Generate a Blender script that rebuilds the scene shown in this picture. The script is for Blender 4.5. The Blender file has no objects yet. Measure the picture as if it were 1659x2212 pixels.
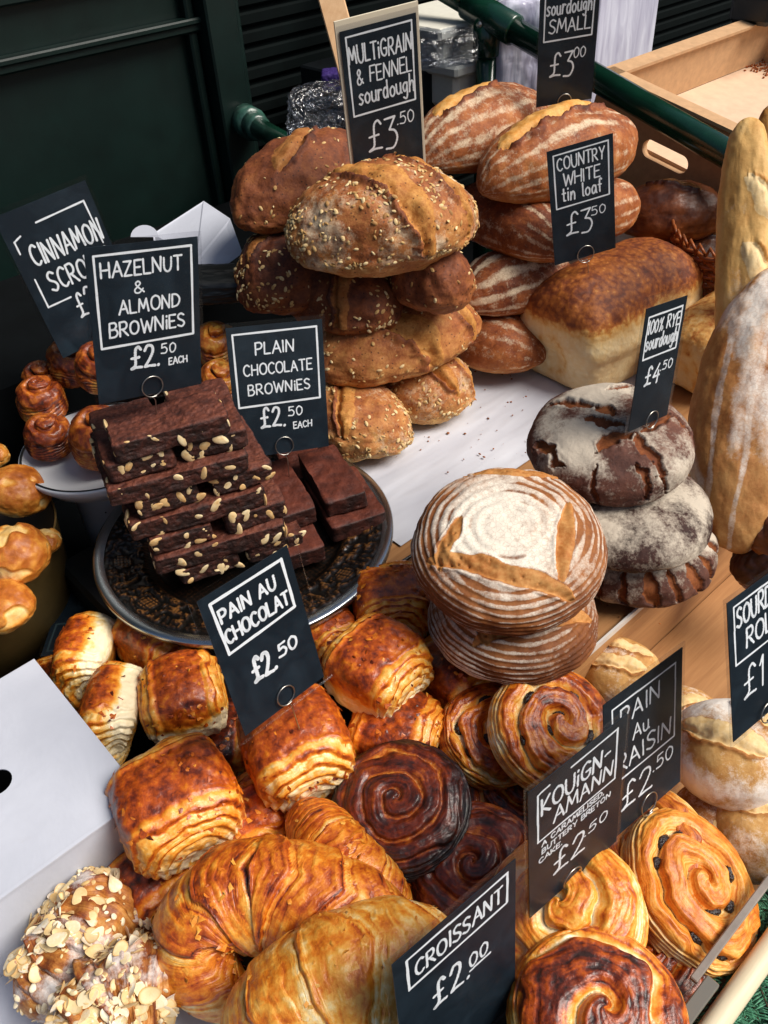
import bpy, math, random
import numpy as np
from mathutils import Matrix, Vector

# ------------------------------------------------------------------ camera, sky, sun
SC = bpy.context.scene
CAMZ = 0.8
FPX, CX, CY = 1850.0, 829.5, 1106.0          # lens in pixels of a 1659 x 2212 picture
_ax = np.array([2751, -1749, 1850.0]); _ax /= np.linalg.norm(_ax)
_dn = np.array([150, 2192, 1850.0]); _dn -= _ax * (_dn @ _ax); _dn /= np.linalg.norm(_dn)
_az = -_dn; _ay = np.cross(_az, _ax)
RW = np.stack([_ax, _ay, _az])               # camera coords (x right, y down, z forward) -> world
CAM = np.array([0, 0, CAMZ])
cd = bpy.data.cameras.new('camera'); cam = bpy.data.objects.new('camera', cd)
SC.collection.objects.link(cam); SC.camera = cam
cd.sensor_fit = 'HORIZONTAL'; cd.sensor_width = 36; cd.lens = 36 * FPX / 1659
cd.clip_start = .02; cd.clip_end = 100
_m = np.eye(4); _m[:3, 0] = RW @ [1, 0, 0]; _m[:3, 1] = RW @ [0, -1, 0]; _m[:3, 2] = RW @ [0, 0, -1]; _m[:3, 3] = CAM
cam.matrix_world = Matrix(_m.tolist())
cd.dof.use_dof = False

wd = bpy.data.worlds.new('World'); SC.world = wd; wd.use_nodes = True
SUN_AZ = np.array([.55, -.83]); SUN_EL = math.radians(50)     # towards the sun, over the ground
nt = wd.node_tree; bg = nt.nodes['Background']; sk = nt.nodes.new('ShaderNodeTexSky')
sk.sky_type = 'NISHITA'; sk.sun_disc = False; sk.sun_elevation = SUN_EL
sk.sun_rotation = math.atan2(SUN_AZ[0], SUN_AZ[1]); sk.air_density = 1.0; sk.dust_density = 3.0
nt.links.new(sk.outputs[0], bg.inputs[0]); bg.inputs[1].default_value = .062
sl = bpy.data.lights.new('sun', 'SUN'); sl.energy = 3.5; sl.angle = math.radians(34); sl.color = (1, .94, .86)
sun = bpy.data.objects.new('sun', sl); SC.collection.objects.link(sun)
_s = SUN_AZ / np.linalg.norm(SUN_AZ)
sun.rotation_euler = Vector((_s[0] * math.cos(SUN_EL), _s[1] * math.cos(SUN_EL), math.sin(SUN_EL))).to_track_quat('Z', 'Y').to_euler()
SC.view_settings.view_transform = 'Standard'; SC.view_settings.look = 'None'
SC.view_settings.exposure = 0.38; SC.view_settings.gamma = 1
SC.render.engine = 'CYCLES'; SC.cycles.max_bounces = 8; SC.cycles.transparent_max_bounces = 16
SC.cycles.caustics_reflective = False; SC.cycles.caustics_refractive = False

# ------------------------------------------------------------------ geometry helpers
rng = np.random.default_rng(5); random.seed(5)
def ray(u, v): return RW @ np.array([(u - CX) / FPX, (v - CY) / FPX, 1.0])
def P(u, v, z=0.0):
    d = ray(u, v); return CAM + d * ((z - CAMZ) / d[2])
def PXp(u, v, x): d = ray(u, v); return CAM + d * (x / d[0])
def PYp(u, v, y): d = ray(u, v); return CAM + d * (y / d[1])
def PT(u, v, t): return CAM + t * ray(u, v)
def depth(p): return float((RW.T @ (np.array(p) - CAM))[2])
def unit(a): a = np.array(a, float); return a / np.linalg.norm(a)
def tocam(p): return unit(CAM - np.array(p))
UP = np.array([0, 0, 1.0])
IR = unit([_m[0, 0], _m[1, 0], 0])            # level direction to the right of the picture
IF = unit([RW[0, 2], RW[1, 2], 0])            # level direction away from the viewer

def _hash(ix, iy, iz, seed):
    h = (ix.astype(np.uint32) * np.uint32(374761393) + iy.astype(np.uint32) * np.uint32(668265263)
         + iz.astype(np.uint32) * np.uint32(2147483647) + np.uint32((seed * 974711 + 12345) & 0xffffffff))
    h = (h ^ (h >> np.uint32(13))) * np.uint32(1274126177)
    h = (h ^ (h >> np.uint32(16))) * np.uint32(2246822519)
    return ((h ^ (h >> np.uint32(15))) & np.uint32(0xffffff)).astype(np.float64) / 16777216.0
def vn(p, seed=0):
    p = np.asarray(p, float); i = np.floor(p).astype(np.int64); f = p - i; f = f * f * (3 - 2 * f)
    r = 0
    for a in (0, 1):
        wx = f[:, 0] if a else 1 - f[:, 0]
        for b in (0, 1):
            wy = f[:, 1] if b else 1 - f[:, 1]
            for c in (0, 1):
                wz = f[:, 2] if c else 1 - f[:, 2]
                r = r + wx * wy * wz * _hash(i[:, 0] + a, i[:, 1] + b, i[:, 2] + c, seed)
    return r * 2 - 1
def fbm(p, o=4, seed=0, g=.5):
    s = 0; a = 1; t = 0
    for k in range(o):
        s = s + a * vn(p * 2.03 ** k + 17.3 * k, seed + k); t += a; a *= g
    return s / t
def worley(p, seed=0):
    i = np.floor(p).astype(np.int64); f1 = np.full(len(p), 9.); f2 = f1.copy()
    for a in (-1, 0, 1):
        for b in (-1, 0, 1):
            for c in (-1, 0, 1):
                x, y, z = i[:, 0] + a, i[:, 1] + b, i[:, 2] + c
                q = np.stack([x + _hash(x, y, z, seed), y + _hash(x, y, z, seed + 1), z + _hash(x, y, z, seed + 2)], 1)
                d = np.linalg.norm(q - p, axis=1)
                f2 = np.minimum(f2, np.maximum(f1, d)); f1 = np.minimum(f1, d)
    return f1, f2
def sst(a, b, x): t = np.clip((x - a) / (b - a), 0, 1); return t * t * (3 - 2 * t)
def frac(x): return x - np.floor(x)

def mesh(name, V, F, mat=None, parent=None, attrs=None, smooth=True, loc=None):
    V = np.asarray(V, np.float32).reshape(-1, 3); me = bpy.data.meshes.new(name)
    if isinstance(F, np.ndarray):
        k = F.shape[1]; n = len(F); lv = F.ravel(); ls = np.arange(n) * k
    else:
        n = len(F); lens = np.array([len(f) for f in F]); ls = np.concatenate([[0], np.cumsum(lens)[:-1]]); lv = np.concatenate([np.asarray(f) for f in F])
    me.vertices.add(len(V)); me.vertices.foreach_set('co', V.ravel())
    me.loops.add(len(lv)); me.loops.foreach_set('vertex_index', lv.astype(np.int32))
    me.polygons.add(n); me.polygons.foreach_set('loop_start', ls.astype(np.int32))
    me.update(calc_edges=True); me.validate()
    me.polygons.foreach_set('use_smooth', np.full(len(me.polygons), smooth))
    for k, a in (attrs or {}).items():
        at = me.attributes.new(k, 'FLOAT', 'POINT'); at.data.foreach_set('value', np.asarray(a, np.float32))
    if mat: me.materials.append(mat)
    o = bpy.data.objects.new(name, me); SC.collection.objects.link(o)
    if parent is not None: o.parent = parent
    if loc is not None: o.location = loc
    return o
def empty(name, loc=(0, 0, 0)):
    o = bpy.data.objects.new(name, None); SC.collection.objects.link(o); o.location = loc; o.empty_display_size = .02; return o
def tag(o, label, cat, group=None, kind=None):
    o['label'] = label; o['category'] = cat
    if group: o['group'] = group
    if kind: o['kind'] = kind
    return o
def struct(o): o['kind'] = 'structure'; return o
def place(o, c, x=(1, 0, 0), up=(0, 0, 1)):
    z = unit(up); x = np.array(x, float); x = unit(x - z * (x @ z)); y = np.cross(z, x)
    m = np.eye(4); m[:3, 0] = x; m[:3, 1] = y; m[:3, 2] = z; m[:3, 3] = c
    o.matrix_world = Matrix(m.tolist()); return o
class MB:
    "collects simple shapes into one mesh"
    def __init__(s): s.V = []; s.F = []; s.n = 0; s.A = []
    def add(s, V, F, a=0.):
        V = np.asarray(V, float); s.V.append(V); s.F += [[i + s.n for i in f] for f in F]; s.n += len(V); s.A.append(np.full(len(V), a)); return s
    def box(s, c, size, ax=None, a=0., bev=0):
        h = np.array(size) / 2.0
        if bev <= 0:
            V = np.array([[x, y, z] for x in (-1, 1) for y in (-1, 1) for z in (-1, 1)]) * h
            F = [(0, 1, 3, 2), (4, 6, 7, 5), (0, 4, 5, 1), (2, 3, 7, 6), (0, 2, 6, 4), (1, 5, 7, 3)]
        else:
            b = min(bev, *(h * .49)); V = []
            for x in (-1, 1):
                for y in (-1, 1):
                    for z in (-1, 1):
                        V += [[x * h[0], y * (h[1] - b), z * (h[2] - b)], [x * (h[0] - b), y * h[1], z * (h[2] - b)], [x * (h[0] - b), y * (h[1] - b), z * h[2]]]
            V = np.array(V); id_ = lambda x, y, z, k: ((x > 0) * 4 + (y > 0) * 2 + (z > 0)) * 3 + k
            F = []
            for sg in (-1, 1):
                F.append([id_(sg, y, z, 0) for y, z in ((-1, -1), (1, -1), (1, 1), (-1, 1))][::sg])
                F.append([id_(x, sg, z, 1) for x, z in ((-1, -1), (-1, 1), (1, 1), (1, -1))][::sg])
                F.append([id_(x, y, sg, 2) for x, y in ((-1, -1), (1, -1), (1, 1), (-1, 1))][::sg])
            for a_ in (-1, 1):
                for b_ in (-1, 1):
                    F.append([id_(a_, b_, -1, 0), id_(a_, b_, 1, 0), id_(a_, b_, 1, 1), id_(a_, b_, -1, 1)][::a_ * b_ * -1])
                    F.append([id_(a_, -1, b_, 0), id_(a_, 1, b_, 0), id_(a_, 1, b_, 2), id_(a_, -1, b_, 2)][::a_ * b_])
                    F.append([id_(-1, a_, b_, 1), id_(1, a_, b_, 1), id_(1, a_, b_, 2), id_(-1, a_, b_, 2)][::a_ * b_ * -1])
                    for c_ in (-1, 1): F.append([id_(a_, b_, c_, k) for k in (0, 1, 2)][::a_ * b_ * c_])
        if ax is not None: V = V @ np.array(ax)
        return s.add(V + np.array(c), F, a)
    def tube(s, pts, r, n=8, cap=True, a=0., closed=False):
        pts = np.asarray(pts, float); m = len(pts); r = np.broadcast_to(np.asarray(r, float), (m,))
        T = np.gradient(pts, axis=0) if not closed else np.roll(pts, -1, 0) - np.roll(pts, 1, 0)
        T /= np.linalg.norm(T, axis=1)[:, None] + 1e-12
        u = np.cross(T[0], [0, 0, 1.]); u = u if np.linalg.norm(u) > 1e-3 else np.cross(T[0], [1., 0, 0]); u /= np.linalg.norm(u)
        V = []; th = np.arange(n) * 2 * np.pi / n
        for i in range(m):
            u = u - T[i] * (u @ T[i]); u /= np.linalg.norm(u); w = np.cross(T[i], u)
            V.append(pts[i] + r[i] * (np.cos(th)[:, None] * u + np.sin(th)[:, None] * w))
        V = np.concatenate(V); F = []
        for i in range(m if closed else m - 1):
            j = (i + 1) % m
            F += [(i * n + k, i * n + (k + 1) % n, j * n + (k + 1) % n, j * n + k) for k in range(n)]
        if cap and not closed: F += [list(range(n))[::-1], [(m - 1) * n + k for k in range(n)]]
        return s.add(V, F, a)
    def lathe(s, prof, n=64, a=0., center=(0, 0, 0)):
        m = len(prof); th = np.arange(n) * 2 * np.pi / n; V = []
        for r, z in prof: V.append(np.stack([r * np.cos(th), r * np.sin(th), np.full(n, z)], 1))
        V = np.concatenate(V) + np.array(center); F = []
        for i in range(m - 1): F += [(i * n + k, i * n + (k + 1) % n, (i + 1) * n + (k + 1) % n, (i + 1) * n + k) for k in range(n)]
        return s.add(V, F, a)
    def obj(s, name, mat, parent=None, smooth=False, loc=None):
        o = mesh(name, np.concatenate(s.V), s.F, mat, parent, {'tone': np.concatenate(s.A)}, smooth, loc); return o
_sp = {}
def S(n):
    "unit sphere made from a cube, evenly spread points"
    if n in _sp: return _sp[n]
    g = np.tan(np.linspace(-1, 1, n + 1) * np.pi / 4); a, b = np.meshgrid(g, g, indexing='ij'); o = np.ones_like(a)
    fs = [(o, a, b), (-o, b, a), (b, o, a), (a, -o, b), (a, b, o), (b, a, -o)]
    V = np.concatenate([np.stack(f, -1).reshape(-1, 3) for f in fs]); q = np.arange((n + 1) ** 2).reshape(n + 1, n + 1)
    f1 = np.stack([q[:-1, :-1], q[1:, :-1], q[1:, 1:], q[:-1, 1:]], -1).reshape(-1, 4)
    F = np.concatenate([f1 + k * (n + 1) ** 2 for k in range(6)])
    _, idx, inv = np.unique(np.round(V * 1e5).astype(np.int64), axis=0, return_index=True, return_inverse=True)
    V = V[idx]; V /= np.linalg.norm(V, axis=1)[:, None]; F = inv.ravel()[F]
    _sp[n] = (V, F); return V, F
def superq(d, e): return d * ((np.abs(d) ** e).sum(1) ** (-1 / e))[:, None]

# ------------------------------------------------------------------ materials
def lin(h):
    if not isinstance(h, str): return tuple(h)[:3] + (1,)
    h = h.lstrip('#'); c = [int(h[i:i + 2], 16) / 255 for i in (0, 2, 4)]
    return tuple(((x + .055) / 1.055) ** 2.4 if x > .04045 else x / 12.92 for x in c) + (1,)
class NT:
    def __init__(s, name):
        s.m = bpy.data.materials.new(name); s.m.use_nodes = True; s.t = s.m.node_tree; s.b = s.t.nodes['Principled BSDF']
        s.out = s.t.nodes['Material Output']; s._v = None
    def n(s, typ, **kw):
        x = s.t.nodes.new(typ)
        for k, v in kw.items(): setattr(x, k, v)
        return x
    def put(s, sock, v):
        if hasattr(v, 'is_linked') or isinstance(v, bpy.types.NodeSocket): s.t.links.new(v, sock)
        else: sock.default_value = v
    def vec(s):
        if s._v is None:
            tc = s.n('ShaderNodeTexCoord'); oi = s.n('ShaderNodeObjectInfo'); ad = s.n('ShaderNodeVectorMath', operation='ADD')
            s.put(ad.inputs[0], tc.outputs['Object']); s.put(ad.inputs[1], s.math('MULTIPLY', oi.outputs['Random'], 7.0)); s._v = ad.outputs[0]
        return s._v
    def math(s, op, a, b=None, c=None, clamp=False):
        x = s.n('ShaderNodeMath', operation=op); x.use_clamp = clamp; s.put(x.inputs[0], a)
        if b is not None: s.put(x.inputs[1], b)
        if c is not None: s.put(x.inputs[2], c)
        return x.outputs[0]
    def noise(s, scale, detail=4, rough=.55, vec=None, dist=0, stretch=None):
        x = s.n('ShaderNodeTexNoise'); v = vec or s.vec()
        if stretch:
            mp = s.n('ShaderNodeMapping'); s.put(mp.inputs['Vector'], v); mp.inputs['Scale'].default_value = stretch; v = mp.outputs[0]
        s.put(x.inputs['Vector'], v); x.inputs['Scale'].default_value = scale; x.inputs['Detail'].default_value = detail
        x.inputs['Roughness'].default_value = rough; x.inputs['Distortion'].default_value = dist; return x.outputs['Fac']
    def voro(s, scale, feature='F1', out='Distance', rnd=1.0, vec=None):
        x = s.n('ShaderNodeTexVoronoi', feature=feature); s.put(x.inputs['Vector'], vec or s.vec()); x.inputs['Scale'].default_value = scale
        x.inputs['Randomness'].default_value = rnd; return x.outputs[out]
    def attr(s, name): x = s.n('ShaderNodeAttribute', attribute_name=name); return x.outputs['Fac']
    def ramp(s, fac, stops, interp='LINEAR'):
        x = s.n('ShaderNodeValToRGB'); s.put(x.inputs[0], fac); r = x.color_ramp; r.interpolation = interp
        while len(r.elements) < len(stops): r.elements.new(.5)
        for e, (p, c) in zip(r.elements, stops): e.position = p; e.color = lin(c)
        return x.outputs[0]
    def mix(s, fac, a, b, mode='MIX'):
        x = s.n('ShaderNodeMix', data_type='RGBA', blend_type=mode); s.put(x.inputs['Factor'], fac)
        s.put(x.inputs['A'], lin(a) if isinstance(a, str) else a); s.put(x.inputs['B'], lin(b) if isinstance(b, str) else b); return x.outputs['Result']
    def rng_(s, v, a, b, c=0., d=1.):
        x = s.n('ShaderNodeMapRange'); x.clamp = True; s.put(x.inputs[0], v)
        for i, k in enumerate((a, b, c, d)): s.put(x.inputs[i + 1], k)
        return x.outputs[0]
    def bump(s, h, strength=.3, dist=.002, prev=None):
        x = s.n('ShaderNodeBump'); x.inputs['Strength'].default_value = strength; x.inputs['Distance'].default_value = dist; s.put(x.inputs['Height'], h)
        if prev is not None: s.put(x.inputs['Normal'], prev)
        return x.outputs[0]
    def fin(s, col, rough=.6, normal=None, coat=0., coat_rough=.15, spec=.4, metal=0., **kw):
        b = s.b; s.put(b.inputs['Base Color'], lin(col) if isinstance(col, str) else col); s.put(b.inputs['Roughness'], rough)
        s.put(b.inputs['Coat Weight'], coat); s.put(b.inputs['Coat Roughness'], coat_rough); s.put(b.inputs['Specular IOR Level'], spec); s.put(b.inputs['Metallic'], metal)
        if normal is not None:
            s.put(b.inputs['Normal'], normal); s.put(b.inputs['Coat Normal'], normal)
        for k, v in kw.items(): s.put(b.inputs[k.replace('_', ' ')], v)
        return s.m

def crust(name, stops, cut=None, flour='e9ddcb', rough=.62, coat=0., lay=None, var=(.25, .35, 40), bump=(.5, .0015, 220), flk=(.5, 90), crackle=0., fine=260, speck=None, coat_rough=.2, blister=None):
    "baked dough: attributes bake (dark 0 to pale 1), cut (open crumb), flour, lay (count of dough leaves)"
    t = NT(name); nf = t.noise(fine, 5, .6); nm = t.noise(var[2], 4, .6)
    val = t.math('ADD', t.attr('bake'), t.math('ADD', t.math('MULTIPLY', t.math('SUBTRACT', nm, .5), var[0] * 2), t.math('MULTIPLY', t.math('SUBTRACT', nf, .5), var[1])))
    h = t.math('MULTIPLY', nf, .6)
    if lay:
        L = t.math('ADD', t.attr('lay'), t.math('MULTIPLY', t.noise(55, 3), lay.get('warp', .8)))
        tri = t.math('PINGPONG', L, .5)
        ln = t.rng_(tri, 0., lay.get('w', .16), 1., 0.)
        la = t.math('MULTIPLY', ln, t.attr('lam'))
        la = t.math('MULTIPLY', la, t.rng_(t.noise(70, 3), .3, .6, .25, 1.))
        fineL = t.math('SINE', t.math('MULTIPLY', L, 23.0))
        val = t.math('ADD', val, t.math('MULTIPLY', t.math('MULTIPLY', fineL, t.attr('lam')), lay.get('fine', .08)))
        val = t.math('SUBTRACT', val, t.math('MULTIPLY', la, lay.get('dark', .3)))
        h = t.math('ADD', h, t.math('MULTIPLY', t.math('MULTIPLY', tri, t.attr('lam')), lay.get('h', 1.5)))
    if blister:
        bl = t.voro(blister, 'SMOOTH_F1'); h = t.math('SUBTRACT', h, t.math('MULTIPLY', bl, .8))
        val = t.math('ADD', val, t.math('MULTIPLY', t.math('SUBTRACT', bl, .4), -.3))
    col = t.ramp(val, stops)
    if cut:
        cc = t.ramp(t.math('ADD', t.math('MULTIPLY', nm, .7), t.math('MULTIPLY', nf, .5)), cut); cm = t.rng_(t.math('ADD', t.attr('cut'), t.math('MULTIPLY', t.math('SUBTRACT', nf, .5), .5)), .35, .65)
        col = t.mix(cm, col, cc)
    if speck:
        sp = t.rng_(t.voro(speck[0]), speck[1], speck[1] + .06, 1., 0.); col = t.mix(t.math('MULTIPLY', sp, .8), col, speck[2])
    if flour:
        nn = t.noise(flk[1], 5, .7); f2 = t.noise(flk[1] * 4.5, 3, .7)
        fv = t.math('ADD', t.attr('flour'), t.math('ADD', t.math('MULTIPLY', t.math('SUBTRACT', nn, .5), flk[0] * 2), t.math('MULTIPLY', t.math('SUBTRACT', f2, .5), flk[0])))
        fm = t.rng_(fv, .3, .85)
        if crackle:
            ck = t.rng_(t.voro(crackle, 'DISTANCE_TO_EDGE'), .0, .08, .68, 1.); fm = t.math('MULTIPLY', fm, ck)
        fm = t.math('MULTIPLY', fm, t.rng_(t.attr('flour'), .02, .15)); fm = t.math('MULTIPLY', fm, .93)
        col = t.mix(fm, col, flour)
        ro = t.math('ADD', t.math('MULTIPLY', fm, .9 - rough), rough)
        co = t.math('MULTIPLY', t.math('SUBTRACT', 1., fm), coat) if coat else 0.
        if coat: co = t.math('MULTIPLY', co, t.rng_(t.noise(30, 3), .35, .65, .35, 1.))
    else: ro, co = rough, coat
    nr = t.bump(h, bump[0], bump[1])
    nr = t.bump(t.noise(bump[2] * 3, 3, .7), .25, .0006, nr)
    return t.fin(col, ro, nr, co, coat_rough)
def plain(name, col, rough=.5, coat=0., metal=0., nscale=0, namt=.15, bump=0., bscale=200, spec=.4, **kw):
    t = NT(name); c = lin(col); cc = c
    if nscale:
        n = t.noise(nscale, 5, .6); d = tuple(x * (1 - namt) for x in c[:3]) + (1,); e = tuple(min(1, x * (1 + namt)) for x in c[:3]) + (1,)
        cc = t.mix(t.rng_(n, .3, .7), d, e)
    nr = t.bump(t.noise(bscale, 4), bump, .002) if bump else None
    return t.fin(cc, rough, nr, coat, metal=metal, spec=spec, **kw)
def clear(name, tint=(1, 1, 1), gloss=.12, rough=.08, tr=1.0, fres=.3, crinkle=0):
    t = NT(name); t.t.nodes.remove(t.b); a = t.n('ShaderNodeBsdfTransparent'); a.inputs[0].default_value = tuple(x * tr for x in tint) + (1,)
    g = t.n('ShaderNodeBsdfGlossy'); g.inputs['Roughness'].default_value = rough; g.inputs['Color'].default_value = (1, 1, 1, 1)
    if crinkle: t.put(g.inputs['Normal'], t.bump(t.noise(crinkle, 4, .6, dist=1.5), 1., .03))
    lw = t.n('ShaderNodeLayerWeight'); lw.inputs[0].default_value = .25
    mx = t.n('ShaderNodeMixShader'); t.put(mx.inputs[0], t.math('ADD', t.math('MULTIPLY', lw.outputs['Fresnel'], fres), gloss, clamp=True)); t.t.links.new(a.outputs[0], mx.inputs[1]); t.t.links.new(g.outputs[0], mx.inputs[2])
    t.t.links.new(mx.outputs[0], t.out.inputs[0]); return t.m
# ------------------------------------------------------------------ crust kinds
M = {}
PS = [(.0, '2c0d05'), (.15, '672208'), (.32, 'b04c0e'), (.5, 'dc7e1c'), (.68, 'efab44'), (.85, 'f6d288'), (1., 'fae9c0')]
M['pastry'] = crust('glazed pastry', PS, flour=None, rough=.42, coat=.55, coat_rough=.22, lay=dict(w=.22, dark=.34, fine=.03, h=1.6, warp=.45), var=(.32, .38, 60), bump=(.7, .0018, 260), blister=110)
M['pastry_pale'] = crust('pale pastry', [(0, '52190a'), (.2, '9a430e'), (.4, 'd0761c'), (.58, 'e8a548'), (.76, 'f2cb84'), (1., 'f8e8c2')], flour=None, rough=.5, coat=.25, coat_rough=.3, lay=dict(w=.2, dark=.22, fine=.08, h=1.4), var=(.25, .3, 55))
M['kouign'] = crust('caramelised pastry', [(0, '120604'), (.25, '3a1208'), (.5, '74290b'), (.75, 'b25c16'), (1., 'e0a044')], flour=None, rough=.45, coat=.5, coat_rough=.22, lay=dict(w=.2, dark=.2, fine=.03, h=1.), var=(.45, .4, 60), blister=110)
M['scroll'] = crust('cinnamon bun', [(0, '120705'), (.22, '3a1408'), (.45, '7a300c'), (.7, 'b8641a'), (1., 'd9a648')], flour=None, rough=.45, coat=.35, coat_rough=.2, var=(.5, .35, 60), blister=90)
M['brioche'] = crust('brioche crust', [(0, '6a2a0c'), (.3, 'b0611c'), (.5, 'd58f38'), (.7, 'e5b668'), (1., 'f0d79c')], flour=None, rough=.5, coat=.18, coat_rough=.3, var=(.32, .25, 45), bump=(.5, .0014, 200), blister=100)
M['almond_pastry'] = crust('almond croissant crust', [(0, '3a170a'), (.3, '7c3c15'), (.55, 'b87835'), (.8, 'd9ae6c'), (1., 'e8cf9a')], flour='ece6e0', rough=.6, coat=.1, var=(.45, .3, 55), lay=dict(w=.2, dark=.2, fine=.06, h=1.2), flk=(.55, 70))
M['sour'] = crust('sourdough crust', [(0, '43200f'), (.25, '703416'), (.5, 'a05a2a'), (.75, 'bd7c42'), (1., 'd3a266')], cut=[(.2, '9a5417'), (.5, 'cf8d3c'), (.85, 'e5bb74')], flour='dcc6a6', rough=.68, var=(.4, .4, 38), bump=(.65, .0016, 200), flk=(.85, 80), crackle=150)
M['bigloaf'] = crust('country loaf crust', [(0, '5a2a10'), (.25, '8a4a1c'), (.5, 'b27a42'), (.75, 'c99a5e'), (1., 'dcb987')], cut=[(.2, 'b06a22'), (.5, 'd6a057'), (.85, 'ecd09a')], flour='ebe2d6', rough=.68, var=(.3, .3, 30), flk=(.45, 55), crackle=125)
M['multi'] = crust('seeded crust', [(0, '3a1b0e'), (.25, '65321a'), (.5, '97562a'), (.75, 'b97c42'), (1., 'd6aa6a')], cut=[(.2, '6a3610'), (.45, 'a06026'), (.7, 'c48a44'), (.95, 'dcb577')], flour='e2cfae', rough=.7, var=(.45, .45, 42), bump=(.8, .002, 180), flk=(.6, 90), speck=(120, .12, '40200f'))
M['multi_dark'] = crust('dark seeded crust', [(0, '2a120a'), (.3, '4d2312'), (.55, '7a4020'), (.8, '9a5c2e'), (1., 'bb8148')], cut=[(.2, '5e3010'), (.5, '8f5422'), (.85, 'b88044')], flour='cdb894', rough=.7, bump=(.8, .002, 180), var=(.45, .45, 42), flk=(.5, 110), speck=(120, .12, '2a140b'))
M['rings'] = crust('banneton crust', [(0, '43210f'), (.3, '74401c'), (.55, '9c6130'), (.8, 'b98045'), (1., 'cf9f65')], cut=[(.2, '7f4319'), (.5, 'ab6a2e'), (.85, 'cf9c5c')], flour='efe6d5', rough=.72, var=(.3, .35, 40), flk=(.42, 120), crackle=190)
M['rye'] = crust('rye crust', [(0, '1e0e0b'), (.3, '3c1f18'), (.55, '5e382b'), (.8, '80543f'), (1., '9c6e54')], cut=[(.2, '2f150b'), (.5, '6b3414'), (.9, '9a5a28')], flour='c4b8a6', rough=.78, var=(.4, .35, 28), flk=(.7, 70), bump=(.7, .002, 180))
M['tin'] = crust('tin loaf crust', [(0, '3d1b0d'), (.2, '74381a'), (.38, 'b0672a'), (.52, 'd9a55a'), (.68, 'e6c588'), (1., 'ecd7a8')], flour='e8d8b8', rough=.6, var=(.24, .26, 34), flk=(.4, 60), bump=(.75, .002, 170), blister=120)
M['roll'] = crust('floured roll crust', [(0, '7a431a'), (.3, 'a76d33'), (.55, 'c59656'), (.8, 'd8b57c'), (1., 'e4cb9c')], cut=[(.2, 'bd8a45'), (.5, 'd8b478'), (.85, 'e8d0a2')], flour='f1ebe1', rough=.75, var=(.25, .35, 60), flk=(.6, 130), crackle=0)
M['baguette'] = crust('baguette crust', [(0, '8a4f1c'), (.3, 'bd823a'), (.55, 'd7a963'), (.8, 'e4c48a'), (1., 'ecd8aa')], cut=[(.2, 'd6a55c'), (.85, 'eed7a6')], flour='eee3cc', rough=.65, var=(.25, .2, 30), flk=(.4, 70))
M['darkloaf'] = crust('dark loaf crust', [(0, '200d07'), (.3, '47200d'), (.6, '7d4217'), (1., 'b0702f')], cut=[(.2, '7a4518'), (.85, 'b57a3a')], flour='b89a72', rough=.5, coat=.2, var=(.35, .25, 30))
M['brownie'] = crust('brownie crumb', [(0, '110706'), (.25, '2a130d'), (.5, '4a2319'), (.75, '6a3828'), (1., '8a5238')], flour=None, rough=.65, var=(.4, .5, 60), bump=(1., .0035, 240), blister=150)
M['fudge'] = crust('plain brownie crumb', [(0, '120706'), (.25, '28100b'), (.5, '482016'), (.75, '632f20'), (1., '7c4530')], flour=None, rough=.6, var=(.3, .35, 60), bump=(.9, .0025, 240), blister=75)
M['flake'] = crust('oat flake', [(0, '8a5a2c'), (.5, 'c9a164'), (1., 'e8d3a2')], flour=None, rough=.7, var=(.1, .1, 200))
M['almond'] = crust('almond nut', [(0, '8a4a1e'), (.3, 'b98a50'), (.6, 'd3b27c'), (1., 'e6d3a8')], flour=None, rough=.5, var=(.2, .1, 120))
M['flaked_almond'] = crust('flaked almond', [(0, '9a6a34'), (.3, 'd0a868'), (.6, 'e4cb98'), (1., 'f0e4c6')], flour='f0eeea', rough=.5, coat=.15, var=(.35, .1, 60), flk=(.6, 80))
M['raisin'] = plain('raisin skin', '1c0d0c', .35, .5, nscale=300, namt=.6, bump=.8, bscale=500)

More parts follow.
